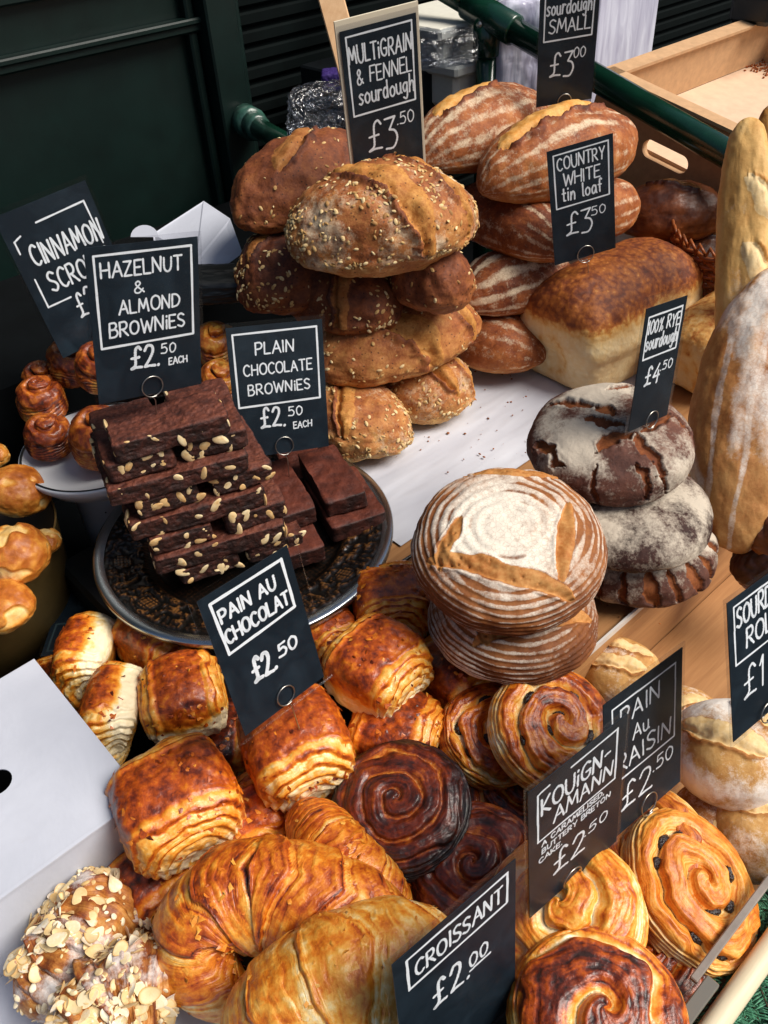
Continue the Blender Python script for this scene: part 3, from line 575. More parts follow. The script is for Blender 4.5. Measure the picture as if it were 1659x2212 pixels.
M['pine'] = woodmat('pale pine', 'c09468', 'd9b48a', 8, (14, 14, 1), .65)
M['bar'] = woodmat('cream painted bar', 'd8c8a4', 'ece0c4', 5, (1, 10, 10), .5)
M['green'] = plain('dark green gloss paint', '081a17', .4, .05, nscale=14, namt=.25, bump=.06, bscale=120)
M['green2'] = plain('dark green pipe paint', '0d3426', .22, .5, nscale=30, namt=.2, bump=.05, bscale=150)
M['shutter'] = plain('dark green shutter', '040b0b', .85, 0., nscale=20, namt=.25, spec=.1)
M['black'] = plain('black plastic', '0c1013', .4, nscale=30, namt=.3)
M['dark_table'] = plain('dark table top', '070a0c', .8, spec=.1, nscale=20, namt=.3)
def board_mat():
    t = NT('white card'); n = t.noise(7, 5, .65, dist=.5); n2 = t.noise(40, 4, .6); c = t.mix(t.rng_(n, .35, .7), 'bcc0cb', 'c8ccd7'); c = t.mix(t.rng_(t.voro(9), .03, .055, .55, 0.), c, 'a59c8c'); c = t.mix(t.rng_(n2, .62, .8, 0., .25), c, 'b0aeb0')
    return t.fin(c, .7, t.bump(n, .25, .006, t.bump(t.noise(700, 2), .06, .0005)))
M['white_card'] = board_mat()
M['foam'] = plain('off white foam', 'd8d6c8', .7, nscale=60, namt=.05, bump=.2, bscale=300)
M['lilac'] = None
def paper_mat():
    t = NT('white baking paper'); n = t.noise(7, 2, .45, stretch=(1, 3.5, 1)); n2 = t.noise(500, 2)
    c = t.mix(t.rng_(n, .3, .75), 'bfc1ca', 'd0d2d9'); return t.fin(c, .6, t.bump(n, .3, .02, t.bump(n2, .1, .0005)))
M['paper'] = paper_mat()
def film(name, base, c2, scale=12, stretch=(1, 1, 8), al=.75):
    t = NT(name); tc = t.n('ShaderNodeTexCoord'); n = t.noise(scale, 3, .5, vec=tc.outputs['Object'], dist=.6, stretch=stretch)
    c = t.mix(t.rng_(n, .35, .65), base, c2); t.fin(c, .22, t.bump(n, .35, .01), .3); t.b.inputs['Alpha'].default_value = al; return t.m
M['wrap'] = film('streaky wrap film', 'b3b1c6', 'dfe0ee', 12, (3, 3, .5), .97)
M['cello'] = clear('crinkled clear bag', (.8, .83, .88), .1, .18, fres=.3, crinkle=18)

m = MB(); m.box((.9, .55, -.16), (4.6, 2.3, .04)); struct(m.obj('table', M['dark_table']))
struct(MB().box((1.0, .6, -.96), (9, 9, .04)).obj('ground', plain('dark paving', '3a3a3a', .8, nscale=8, namt=.3)))
# raised shelf board with its front board
sh = MB(); sh.box((1.115, .357 + .39, -.012), (1.17, .78, .024), bev=.002); sh.box((1.115, .366, -.082), (1.168, .016, .114)); so = sh.obj('raised_shelf', M['kraft']); tag(so, 'brown wooden shelf under the loaves, standing a step above the pastries', 'shelf')
lv = MB(); lv.box((1.0, .219, -.134), (1.5, .276, .012)); so = lv.obj('lower_shelf', M['kraft']); tag(so, 'lower brown board the rolls and raisin pastries are piled on', 'shelf')
bt = MB(); bt.box((.27, .345, -.122), (.5, .47, .034), bev=.004); bt.box((.27, .105, -.1), (.5, .006, .05), bev=.002); o = bt.obj('baking_tray', plain('dark steel tray', '15120f', .5, metal=.4, nscale=40, namt=.4)); tag(o, 'dark steel baking tray under the heap of croissants', 'baking tray')
tr = MB(); tr.box((1.115, .3555, .0025), (1.17, .003, .009)); o = tr.obj('edge_strip', M['chalk_edge'] if 'chalk_edge' in M else plain('clear edging', 'c9c3bd', .3), None); tag(o, 'thin pale strip running along the front edge of the brown shelf', 'edging')
# paper sheet: gently creased
g = 60; A, B = np.meshgrid(np.linspace(0, 1, g), np.linspace(0, 1, g), indexing='ij'); c0 = P(866, 1183); 
q = np.stack([c0[0] + .0 + A * .72, c0[1] + B * .5, 0 * A], -1).reshape(-1, 3); q[:, 2] = .0035 + .0036 * (1 + fbm(q * np.array([5, 14, 1]), 3, 3) + .5 * np.abs(fbm(q * np.array([9, 9, 1]) + 4, 2, 8))) * sst(0, .1, A.ravel()) * sst(0, .12, B.ravel())
i = np.arange(g - 1)[:, None] * g + np.arange(g - 1)[None]; F = np.stack([i, i + g, i + g + 1, i + 1], -1).reshape(-1, 4)
V2 = np.concatenate([q, q - [0, 0, .0006]]); F2 = np.concatenate([F, F[:, ::-1] + g * g]); o = mesh('baking_paper', V2, F2, M['paper']); tag(o, 'white baking paper sheet spread under the stacked loaves', 'paper')

# ------------------------------------------------------------------ dark green kiosk front behind
WY = 1.72
wall = empty('kiosk_front', (1.2, WY, .4)); tag(wall, 'dark green painted kiosk front with framed panel and slatted shutter', 'kiosk front')
def wobj(name, mat, boxes, bev=.004):
    mm = MB()
    for c, s in boxes: mm.box(np.array(c) - [1.2, WY, .4], s, bev=bev)
    return mm.obj(name, mat, wall)
a = PYp(440, 32, WY); b = PYp(442, 65, WY); s0 = PYp(440, 0, WY - .03); s1 = PYp(478, 0, WY - .03)
zt, zb = a[2], b[2]; xs = PYp(478, 240, WY - .02)[0]
wobj('panel', M['green'], [((xs - 1.5, WY + .035, .6), (3., .02, 2.4))], 0)
wobj('rail', M['green'], [((xs - 1.5, WY + .008, (zt + zb) / 2), (3., .03, zt - zb)), ((xs - 1.5, WY + .013, zt + .085), (3., .02, .022)), ((xs - 1.5, WY - .006, zt - .006), (3, .016, .012))])
wobj('stile', M['green'], [((xs + .03, WY - .005, .6), (.075, .06, 2.4)), ((xs + .082, WY + .02, .6), (.025, .05, 2.4)), ((xs - .022, WY + .015, .6), (.02, .03, 2.4))])
sl_ = [((xs + 1.7, WY + .06, .6), (3.2, .02, 2.4))] + [((xs + 1.7, WY + .046, -.5 + .036 * k), (3.2, .016, .026)) for k in range(62)]
wobj('shutter', M['shutter'], sl_, .012)
bk = MB(); bk.box((.3, 1.5, -.02), (1.6, .4, .24)); 
o = bk.obj('back_counter', M['dark_table']); tag(o, 'dark counter along the foot of the green kiosk front', 'counter')

# ------------------------------------------------------------------ pipes, crate and boxes behind the loaves
al = math.radians(12); e2 = np.array([0, -math.cos(al), -math.sin(al)]); e3 = np.array([0, -math.sin(al), math.cos(al)]); e1 = np.array([1., 0, 0])
pa = PXp(1580, 338, 1.45); pb = PXp(1105, 62, 1.45); dd = unit(pb - pa)
pr = empty('pipe_rail', pa); tag(pr, 'dark green sloping pipe rail running past the crate with its clamp and upright', 'pipe rail')
mm = MB(); mm.tube([pa - dd * .5 - pa, pb - pa], .0235, 20); mm.tube([pb - pa + dd * .12, pb + dd * .9 - pa], .0225, 20); mm.obj('pipe', M['green2'], pr, True)
mm = MB(); fa = pb - dd * .01; mm.tube([fa - pa, fa + dd * .003 - pa, fa + dd * .13 - pa, fa + dd * .133 - pa], [.026, .029, .029, .026], 20); fc = fa + dd * .075
mm.tube([fc - pa, fc - pa - [0, 0, .07], fc - pa - [0, 0, .074]], [.029, .029, .024], 20); mm.obj('clamp', M['green2'], pr, True)
mm = MB(); mm.tube([fc - pa - [0, 0, .05], fc - pa - [0, 0, .8]], .0225, 18); mm.obj('upright', M['green2'], pr, True)
mm = MB(); mm.tube([fc - pa + [-.0285, -.004, -.012], fc - pa + [-.031, -.005, -.012]], .006, 10); mm.obj('grub_screw', M['wire'], pr, True)
la = PYp(527, 258, WY - .03); lb = la + np.array([.02, -.42, -.065]); lb = PT(690, 352, depth(la) * .86)
pl_ = empty('pipe_stub', la); tag(pl_, 'short dark green pipe with worn socket behind the brown seeded loaves', 'pipe')
dl = unit(lb - la); mm = MB(); mm.tube([0 * la, lb - la], .021, 16); mm.obj('pipe', M['green2'], pl_, True)
mm = MB(); mm.tube([dl * .0, dl * .05, dl * .052], [.034, .034, .022], 16); mm.tube([dl * .05, dl * .085, dl * .088], [.027, .027, .02], 16); mm.obj('socket', plain('worn green socket', '2a4a40', .3, .3, nscale=60, namt=.6), pl_, True)

def orient(mb, c, s, bev=0): mb.box(c, s, np.stack([e1, -e2, e3]), bev=bev)
CO = PXp(1330, 158, 1.525)                      # back left top corner
fl0 = CO - e3 * .105; r_ = ray(1598, 116); k = ((fl0 - CAM) @ e3) / (r_ @ e3); cor = CAM + r_ * k; CWd = max(.3, cor[0] - CO[0]); CL = .62
crt = empty('fibreboard_crate', CO); tag(crt, 'large tan fibreboard bread crate with hand hole, empty but for crumbs', 'crate')
th_ = .016
mm = MB(); orient(mm, e1 * CWd / 2 + e2 * CL / 2 - e3 * .105, (CWd, CL, .008)); mm.obj('floor', M['crate_in'], crt)
mm = MB(); orient(mm, e1 * CWd / 2 - e2 * .008 - e3 * .05, (CWd + .03, th_, .1)); orient(mm, e1 * CWd / 2 - e2 * .004 + e3 * .002, (CWd + .034, .034, .006)); mm.obj('back_wall', M['crate'], crt)
mm = MB(); orient(mm, e1 * (CWd + .008) + e2 * CL / 2 - e3 * .045, (th_, CL + .03, .112)); mm.obj('side_wall', M['crate'], crt)
mm = MB(); orient(mm, e1 * CWd / 2 + e2 * (CL + .008) - e3 * .05, (CWd + .03, th_, .1)); mm.obj('front_wall', M['crate'], crt)
# near side with a rounded hand hole: strips round the opening
hk = ray(1441, 336); hp = CAM + hk * ((CO[0] - .008) / hk[0]) - CO; hs, ht = hp @ e2, hp @ e3; hw_, hh_ = .052, .017
mm = MB(); zl, zh = -.215, -.004; cx_ = -.008
def wallpt(s, t, x): return e1 * x + e2 * s + e3 * t
N_ = 28; an = np.linspace(0, 2 * np.pi, N_, endpoint=False); hx = hs + np.sign(np.cos(an)) * (hw_ - hh_) + hh_ * np.cos(an); hz = ht + hh_ * np.sin(an)
S0, S1 = -.02, CL + .02; ox = np.clip(hs + 9 * np.cos(an), S0, S1); oz = []
for kx, a_ in enumerate(an):
    c_, s_ = np.cos(a_), np.sin(a_); tx = ((S1 if c_ > 0 else S0) - hs) / c_ if abs(c_) > 1e-6 else 1e9; tz = ((zh if s_ > 0 else zl) - ht) / s_ if abs(s_) > 1e-6 else 1e9; t_ = min(tx, tz); ox[kx] = hs + t_ * c_; oz.append(ht + t_ * s_)
oz = np.array(oz); V = []; F = []
for x in (-.016, 0.): V += [wallpt(s, t, x) for s, t in zip(hx, hz)] + [wallpt(s, t, x) for s, t in zip(ox, oz)]
n_ = N_
for k in range(n_):
    j = (k + 1) % n_; F += [(k, n_ + k, n_ + j, j), (2 * n_ + k, 2 * n_ + j, 3 * n_ + j, 3 * n_ + k), (k, j, 2 * n_ + j, 2 * n_ + k), (n_ + k, 3 * n_ + k, 3 * n_ + j, n_ + j)]
mm.add(V, F); orient(mm, wallpt(CL / 2, .002, -.004), (.034, CL + .03, .006)); mm.obj('near_wall', M['crate'], crt)
# crumbs in the crate
r = np.random.default_rng(3); mm = MB(); r_ = ray(1628, 148); k = ((fl0 - CAM) @ e3) / (r_ @ e3); cc = CAM + r_ * k
for _ in range(130):
    p_ = cc + e1 * r.normal(0, .028) + e2 * r.normal(0, .03) + e3 * .006; d_, F_ = S(2); mm.add(p_ + d_ * r.uniform(.001, .0038, 3), F_.tolist())
o = mm.obj('crumbs', plain('brown crumbs', '9a5424', .8, nscale=200, namt=.4), None); o['kind'] = 'stuff'; o['label'] = 'brown crust crumbs scattered in the far corner of the tan crate'; o['category'] = 'crumbs'

# white trays, bag and wrapped stack
def tray(name, label, u0, v0, u1, v1, hgt, Y, dep=.3, mat='foam'):
    p0 = PYp(u0, v0, Y); x1 = PYp(u1, v1, Y)[0]; c = np.array([(p0[0] + x1) / 2, Y + dep / 2, p0[2]]); w = x1 - p0[0]
    mm = MB(); mm.box((0, 0, -.012), (w + .03, dep + .03, .024), bev=.006); mm.box((0, 0, -hgt / 2 - .012), (w, dep, hgt), bev=.01); o = mm.obj(name, M[mat], loc=c); tag(o, label, 'tray', 'white foam trays behind the loaves'); return o
tray('foam_tray', 'upper white foam tray behind the sloping green pipe', 950, 60, 1330, -150, .075, 1.36, .2)
tray('foam_tray', 'lower white foam tray resting behind the pipe upright', 985, 140, 1330, -40, .08, 1.33, .2)
o = MB().box((0, 0, 0), (.5, .28, .2), bev=.004).obj('black_crate', M['black'], loc=PYp(930, 230, 1.4) + [.12, .14, -.03]); tag(o, 'black crate below the white foam trays', 'crate')
def crumple(name, c, size, mat, seed, label, cat, ax=None, amp=.14):
    d, F = S(30); p = superq(d, 7); q = p * np.array(size) / 2; q = q + d * (amp * min(size) * (.6 * fbm(d * 2.3 + seed, 3, seed) + .5 * np.abs(fbm(d * 6 + seed, 3, seed + 2))))[:, None]
    o = mesh(name, q, F, M[mat], smooth=True); place(o, c, *(ax or (IR, UP))); tag(o, label, cat); return o
crumple('clear_bag', PT(722, 258, 1.5), (.15, .09, .10), 'cello', 4, 'crinkled clear plastic bag behind the multigrain sign', 'plastic bag', amp=.22)
crumple('clear_bag', PYp(955, 102, 1.34), (.14, .1, .055), 'cello', 9, 'clear plastic bag squeezed between the two white foam trays', 'plastic bag')
crumple('clear_bag', PYp(1150, 110, 1.25), (.16, .1, .2), 'wrap', 12, 'pale plastic bag hanging behind the sourdough sign', 'plastic bag')
M['purple'] = plain('purple plastic', '3a2a66', .4)
crumple('purple_packet', PT(722, 172, 1.75), (.05, .05, .035), 'purple', 14, 'dark purple packet at the foot of the shutter, beside the multigrain sign', 'packet')
p0 = PYp(1345, 60, 1.28); q0 = PYp(1345, 60, 1.28)
wl = PYp(1275, 165, 1.28); wr = PYp(1414, 108, 1.28); wt = PYp(1400, -60, 1.28)
mm = MB(); mm.box((0, 0, 0), (wr[0] - wl[0], .22, wt[2] - wr[2] + .3), bev=.012); o = mm.obj('wrapped_stack', M['wrap'], loc=((wr[0] + wl[0]) / 2, 1.39, (wt[2] + wr[2]) / 2 - .1)); tag(o, 'tall lilac tinted stack wrapped in streaky plastic film beside the crate', 'wrapped stack')
pa_ = PT(705, -40, 1.5); pb_ = PT(768, 190, 1.5); mm = MB(); dz = unit(pb_ - pa_); xx = unit(np.cross(dz, tocam(pa_))); yy = np.cross(dz, xx)
mm.box((pa_ + pb_) / 2, (.045, .018, np.linalg.norm(pb_ - pa_)), np.stack([xx, yy, dz]), bev=.002); o = mm.obj('pine_slat', M['pine']); tag(o, 'pale pine slat standing behind the multigrain sign', 'slat')
pc = PT(1660, 8, 1.9); mm = MB(); mm.box((0, 0, 0), (.16, .1, .06), bev=.01); o = mm.obj('dark_tin', M['black'], loc=pc); tag(o, 'dark box end sitting on the far corner of the tan crate', 'box')

# white carton behind the hazelnut sign
ct = empty('white_carton', PT(428, 525, 1.42)); tag(ct, 'open white cake carton behind the hazelnut and almond brownies sign', 'carton')
def slab(name, pts, t, mat, par, n, base):
    pts = [np.array(p) - base for p in pts]; n = unit(n); V = [p for p in pts] + [p - n * t for p in pts]; k = len(pts); F = [list(range(k)), list(range(2 * k - 1, k - 1, -1))] + [(i, k + i, k + (i + 1) % k, (i + 1) % k) for i in range(k)]
    return mesh(name, V, F, mat, par, smooth=False)
b0 = np.array(ct.location); A_ = PT(330, 505, 1.45); B_ = PT(440, 434, 1.52); C_ = PT(497, 472, 1.46); D_ = PT(524, 547, 1.36); E_ = PT(430, 616, 1.32); G_ = PT(330, 640, 1.36)
slab('side_panel', [A_, B_, C_, PT(425, 560, 1.36), PT(345, 610, 1.4)], .004, M['white_card'], ct, tocam(B_), b0)
slab('front_panel', [C_, D_, E_, PT(425, 560, 1.36)], .004, M['white_card'], ct, tocam(B_), b0)
th2 = np.linspace(0, np.pi, 12); slab('lid_tab', [PT(312 + 30 * math.cos(a_), 512 - 26 * math.sin(a_), 1.43) for a_ in th2], .003, M['white_card'], ct, tocam(B_), b0)
crumple('black_liner', PT(475, 612, 1.32), (.15, .08, .035), 'black', 21, 'crumpled black bin liner behind the plain brownies sign', 'bin liner')

# ------------------------------------------------------------------ front guard, bar and fir
M['acrylic'] = clear('clear acrylic', (.96, .95, .93), .04, .05, .97); M['acrylic_edge'] = plain('acrylic edge', '8f857c', .25, .3, nscale=40, namt=.2)
gp = P(1480, 2160, 0.0); gy = P(1560, 2034, 0)[1]
ga = empty('acrylic_guard', (.55, gy, -.06)); tag(ga, 'clear acrylic guard along the stall front, by the raisin pastries', 'guard')
xj = P(1490, 2110, 0)[0]
mm = MB(); mm.box(((xj + 1.4) / 2 - .55, 0, -.03), (1.4 - xj, .004, .17)); mm.obj('sheet', M['acrylic'], ga)
mm = MB(); mm.box(((xj + 1.4) / 2 - .55, 0, .058), (1.4 - xj, .007, .006), bev=.001); mm.obj('top_edge', M['acrylic_edge'], ga)
gb = empty('acrylic_guard', (.1, gy - .012, -.06)); tag(gb, 'nearer clear acrylic guard panel overlapping the joint, below the croissant sign', 'guard')
mm = MB(); mm.box((xj + .012 - .45 - .1, 0, -.03), (.9, .004, .17)); mm.obj('sheet', M['acrylic'], gb)
mm = MB(); mm.box((xj + .012 - .45 - .1, 0, .058), (.9, .012, .008), bev=.001); mm.obj('top_edge', plain('grey acrylic edge', '6d6a62', .3, .3), gb)
bz = -.03; b1 = P(1545, 2212, bz); b2 = P(1659, 2052, bz); by = (b1[1] + b2[1]) / 2
mm = MB(); mm.tube([[-.6, by, bz], [1.6, by, bz]], .0105, 16); o = mm.obj('front_bar', M['bar'], None, True); tag(o, 'cream painted wooden bar along the front of the stall above the fir', 'bar')
M['needle'] = plain('fir needle', '4a8465', .5, nscale=90, namt=.4); M['twig'] = plain('fir twig', '4a3524', .8)
def needles(L, seed, rows=60, nl=.019):
    r = np.random.default_rng(seed); m2 = MB(); sp = lambda t: np.array([t * L, .02 * math.sin(t * 2.3 + seed) * L * 3, -.12 * L * t * t])
    def spr(p, d, n):
        d = unit(d); s = unit(np.cross(d, n)); w = .00085; 
        a_ = p + d * nl * .45 + n * .001; b_ = p + d * nl * n_l + n * -.001
        m2.add([p - s * w * .6, p + s * w * .6, a_ + s * w, a_ - s * w, b_, a_ + n * .0006, a_ - n * .0006], [(0, 1, 2, 5), (0, 5, 3), (5, 2, 4), (3, 5, 4), (0, 1, 2, 6), (6, 2, 4), (3, 6, 4)])
    def shoot(o, ax, sd, ln, k):
        for i in range(k):
            t = i / k; p = o + ax * ln * t
            for sg in (-1, 1):
                nonlocal_n(r.uniform(.8, 1.1) * (1 - .45 * max(0, t - .75) * 4 * .5)); d = ax * r.uniform(.35, .6) + sd * sg + np.array([0, 0, r.uniform(-.1, .35)]); spr(p, d, UP)
            if i % 2: nonlocal_n(.8); spr(p, ax * .8 + np.array([0, 0, .8]) + sd * r.uniform(-.4, .4), unit(np.cross(ax, sd)))
    n_l = 1.
    def nonlocal_n(v):
        nonlocal n_l; n_l = v
    tw = MB(); xs_ = np.array([1., 0, 0]); ys_ = np.array([0, 1., 0])
    shoot(np.zeros(3), xs_, ys_, L, rows); tw.tube([np.zeros(3), xs_ * L], [.0022, .001], 6)
    for j in range(5):
        t = .12 + .16 * j
        for sg in (-1, 1):
            ax = unit(xs_ * .75 + ys_ * sg * .7 + np.array([0, 0, r.uniform(-.2, .1)])); sd = unit(np.cross(UP, ax)); ln = L * (.55 - .35 * t) * r.uniform(.85, 1.1); shoot(xs_ * L * t, ax, sd, ln, int(rows * .5)); tw.tube([xs_ * L * t, xs_ * L * t + ax * ln], [.0016, .0007], 5)
    return m2, tw
fir_spots = [((1700, 1925), -.045, 184, 'behind the guard near the rolls'), ((1640, 2010), -.045, 188, 'seen through the acrylic guard'), ((1565, 2115), -.045, 184, 'behind the guard joint'), ((1760, 2060), -.06, 200, 'right of the cream bar'), ((1720, 2190), -.07, 178, 'at the lower right corner of the stall'), ((1690, 2130), -.075, 205, 'below the cream bar'), ((1640, 2260), -.075, 170, 'in front of the cream bar')]
pro = []
for k in range(3):
    a_, b_ = needles(.085 + .012 * k, 60 + k, 34, .016); pro.append((a_, b_, None))
for k, ((u, v), z, ang, where) in enumerate(fir_spots):
    root = empty('fir_branch', P(u, v, z)); tag(root, 'dark green fir sprig ' + where, 'fir branch', 'fir sprigs along the stall front'); a_, b_, _r = pro[k % 3]
    if k < 3: nm_ = a_.obj('needles', M['needle'], root); nm_['kind'] = 'stuff'; b_.obj('twig', M['twig'], root, True); pro[k] = (a_, b_, root)
    else:
        for ch in pro[k % 3][2].children: c_ = ch.copy(); SC.collection.objects.link(c_); c_.parent = root
    root.rotation_euler = (random.uniform(-.2, .2), random.uniform(-.1, .1), math.radians(ang))
# ------------------------------------------------------------------ loaves
def bread(name, label, cat, group, mat, u0, v0, u1, v1, z, W, H, seed, z1=None, up=(0, 0, 1), t=None, kw=None, grow=1.0):
    a = PT(u0, v0, t[0]) if t else P(u0, v0, z); b = PT(u1, v1, t[1]) if t else P(u1, v1, z if z1 is None else z1)
    L = np.linalg.norm(b - a) * grow; o = loaf(name, M[mat], L, W, H, seed, **(kw or {})); place(o, (a + b) / 2, b - a, up); tag(o, label, cat, group); return o
GM, GS = 'seeded sourdough loaves in the left stack', 'sourdough loaves in the right stack'
def multi(label, u0, v0, u1, v1, z, W, H, seed, mat='multi', sl=(), ns=170, fl=.35, z1=None, up=(0, 0, 1), bake0=.55, grow=1.):
    o = bread('seeded_loaf', label, 'bread loaf', GM, mat, u0, v0, u1, v1, z, W * 1.22, H * 1.18, seed, z1, up, kw=dict(slashes=sl, flour=dust(fl, .05), lump=.075, e=2.3, bake0=bake0, rough=.0042), grow=grow); seeds(o, int(ns * 1.3), seed); return o
multi('small pale seeded loaf at the bottom right of the left stack', 835, 880, 1008, 812, .045, .12, .08, 8, sl=[(.3, .5, .8, -.8, .018), (-.3, .6, .2, -.95, .018)], ns=150, fl=.5, bake0=.72)
multi('pale oat covered loaf end at the foot of the left stack, beside the brownie plate', 636, 880, 882, 950, .046, .125, .085, 9, sl=[(-.2, .6, .35, -.9, .018)], ns=300, fl=.5, bake0=.7)
multi('long golden slashed loaf third from the top of the left stack', 668, 800, 1032, 690, .13, .13, .09, 11, sl=[(-.55, .1, .25, -1., .024), (.15, .6, .85, -.75, .02)], ns=110, fl=.3, bake0=.62)
multi('dark seeded loaf turned end on under the top loaf', 620, 605, 852, 690, .205, .12, .09, 12, 'multi_dark', sl=[(.0, .5, .6, -.9, .018)], ns=120, fl=.25)
multi('small dark smooth loaf tucked under the right end of the top loaf', 850, 625, 1014, 592, .243, .115, .085, 13, 'multi_dark', ns=40, fl=.2)
multi('dark oat crusted loaf at the left of the stack under the back loaf', 540, 655, 690, 560, .235, .125, .095, 14, 'multi_dark', sl=[(-.7, .2, .1, .2, .012)], ns=210, fl=.2, bake0=.5)
multi('dark reddish loaf at the back left, top of its stack', 520, 478, 800, 345, .335, .135, .105, 15, 'multi_dark', sl=[(-.62, -.35, .25, .3, .022)], ns=70, fl=.12, bake0=.62)
multi('big oat crusted loaf with two open slashes, topmost in the left stack', 617, 530, 1028, 465, .33, .15, .118, 16, 'multi', sl=[(-.42, .4, .34, -.98, .026), (.12, .85, .8, -.6, .021)], ns=430, fl=.62, bake0=.6)
def sour(label, u0, v0, u1, v1, z, W, H, seed, sl=(), fl=None, mat='sour', bake0=.45, z1=None, up=(0, 0, 1)):
    return bread('sourdough_loaf', label, 'bread loaf', GS, mat, u0, v0, u1, v1, z, W, H, seed, z1, up, kw=dict(slashes=sl, flour=fl or streaks(19, .45, .16, .35), lump=.04, e=2.3, bake0=bake0, cutlift=.008))
sour('bottom sourdough loaf of the right stack, left of the tin loaf', 975, 728, 1180, 770, .055, .13, .09, 21)
sour('floury dark sourdough loaf second from the bottom of the right stack', 985, 655, 1225, 585, .14, .135, .1, 22, fl=streaks(14, .8, .25, .35), bake0=.35)
sour('dark sourdough loaf in the middle of the right stack with streaks of flour', 985, 440, 1235, 545, .222, .135, .1, 23, fl=streaks(21, .45, .14, .4), bake0=.36)
sour('sourdough loaf end poking out behind the country white sign', 1180, 500, 1370, 440, .205, .12, .1, 24, bake0=.5)
sour('tan sourdough loaf at the back of the right stack, under the pipe clamp', 895, 350, 1180, 250, .325, .16, .125, 25, sl=[(-.66, .05, .3, .35, .03)], fl=streaks(21, .5, .3, .35), bake0=.5)
sour('topmost front sourdough loaf with one long golden slash', 1036, 405, 1360, 305, .31, .165, .13, 26, sl=[(-.78, .0, .66, .30, .034)], fl=streaks(23, .55, .22, .4), bake0=.5)
for k, (lab, a) in enumerate([('dark crusty loaf lying in shadow behind the tin loaf', (1325, 470, 1575, 470, .17, .13, .1)), ('dark loaf in the shade between tin loaf and wicker basket', (1400, 590, 1590, 545, .09, .12, .09)), ('dark brown loaf low in the gap beside the basket', (1440, 640, 1580, 640, .04, .1, .08))]):
    o = bread('dark_loaf', lab, 'bread loaf', 'dark loaves behind the tin loaves', 'darkloaf', *a, 31 + k, kw=dict(slashes=[(-.5, .3, .4, -.3, .014)], flour=dust(.1), bake0=.5))
def tin_loaf(label, c, L, W, H, yaw, seed, bake_top=.27):
    d, F = S(64); p = superq(d, 7.0); x, y, z = p.T; lo = fbm(d * 1.8 + seed, 3, seed); dome = sst(.0, .3, z)
    zz = np.where(z > .15, .15 + (z - .15) * (1.0 + 1.15 * (1 - .45 * x ** 4) * (1 - .75 * y ** 2)), z)
    tap = 1 + .05 * z; wid = 1 + .085 * np.exp(-((z - .30) / .22) ** 2)
    q = np.stack([x * L / 2 * tap * (1 + .03 * np.exp(-((z - .3) / .22) ** 2)), y * W / 2 * tap * wid, (zz + 1) * H / 3], 1); q = q + d * (.03 * W * lo + .0018 * fbm(q * 22 + seed, 3, seed + 8) + .0018 * fbm(q * 60 + seed, 4, seed))[:, None]
    front = np.exp(-(((q[:, 1] - .005) / .028) ** 2 + ((q[:, 2] - H * .33) / .034) ** 2)) * (x < -.9); ring = np.exp(-((np.hypot((q[:, 1] - .005) / .03, (q[:, 2] - H * .33) / .036) - 1) / .18) ** 2) * (x < -.9)
    q[:, 0] += .012 * front
    lv_ = q[:, 2] / H; bake = .92 - (.92 - bake_top) * sst(.50, .78, lv_ + .05 * lo) - .22 * (ring + .8 * front) * (1 + fbm(q * 60, 3, 4)) - .18 * sst(.14, .0, lv_) + .05 * fbm(q * 14, 3, seed + 2)
    bake -= .1 * np.exp(-((lv_ - .46) / .03) ** 2) * (.5 + fbm(q * 25, 2, 9))
    o = mesh('tin_loaf', q, F, M['tin'], None, {'bake': bake, 'flour': .18 * (lv_ < .5)}); place(o, c, (math.cos(yaw), math.sin(yaw), 0)); tag(o, label, 'bread loaf', 'white tin loaves'); return o
tin_loaf('tall white tin loaf with a dark brown domed top', (1.178, .752, .003), .3, .172, .195, -.03, 41)
tin_loaf('second pale tin loaf partly hidden by the rye sourdough sign', (1.30, .585, .006), .30, .14, .135, .0, 43, .5)

# basket with baguettes
bc = P(1520, 560, .17) + np.array([.155, -.02, 0]); bc[2] = 0
bk = empty('wicker_basket', bc); tag(bk, 'brown wicker basket holding upright baguettes behind the big loaf', 'basket')
M['wicker'] = plain('brown wicker', '8a4a1e', .5, .2, nscale=80, namt=.4)
wv = MB(); ns_ = 44; BR, BH = .15, .17
for k in range(20):
    z = .008 + k * BH / 20; th = np.linspace(0, 2 * np.pi, 132, endpoint=False); rr_ = (BR - .03 + .03 * z / BH) + .0035 * np.cos(th * ns_ / 2 + (k % 2) * np.pi)
    wv.tube(np.stack([rr_ * np.cos(th), rr_ * np.sin(th), z + .001 * np.sin(th * 3)], 1), .0042, 5, closed=True)
wv.obj('weave', M['wicker'], bk, True); wv = MB()
for k in range(ns_):
    a_ = 2 * np.pi * k / ns_; wv.tube([[(BR - .03) * math.cos(a_), (BR - .03) * math.sin(a_), 0], [BR * math.cos(a_), BR * math.sin(a_), BH], [(BR + .004) * math.cos(a_ + .06), (BR + .004) * math.sin(a_ + .06), BH + .02], [BR * math.cos(a_ + .14), BR * math.sin(a_ + .14), BH + .004]], .003, 5)
wv.obj('stakes', M['wicker'], bk, True)
def baguette(label, a, b, W, seed, **kw):
    L = np.linalg.norm(b - a); o = loaf('baguette', M['baguette'], L, W, W * .95, seed, taper=.12, e=3.0, flat=.9, flour=dust(.45, .1), slashes=kw.get('sl', ()), bake0=kw.get('bake0', .62), lump=.05, cutlift=.003); place(o, (a + b) / 2, b - a, tocam(a)); tag(o, label, 'baguette', 'baguettes standing in the basket'); return o
baguette('pale floury baguette standing upright in the wicker basket', PT(1592, 800, 1.30), PT(1620, 248, 1.14), .072, 51, sl=[(-.35, -.95, .05, -.1, .016), (.2, -.95, .55, -.1, .014)])
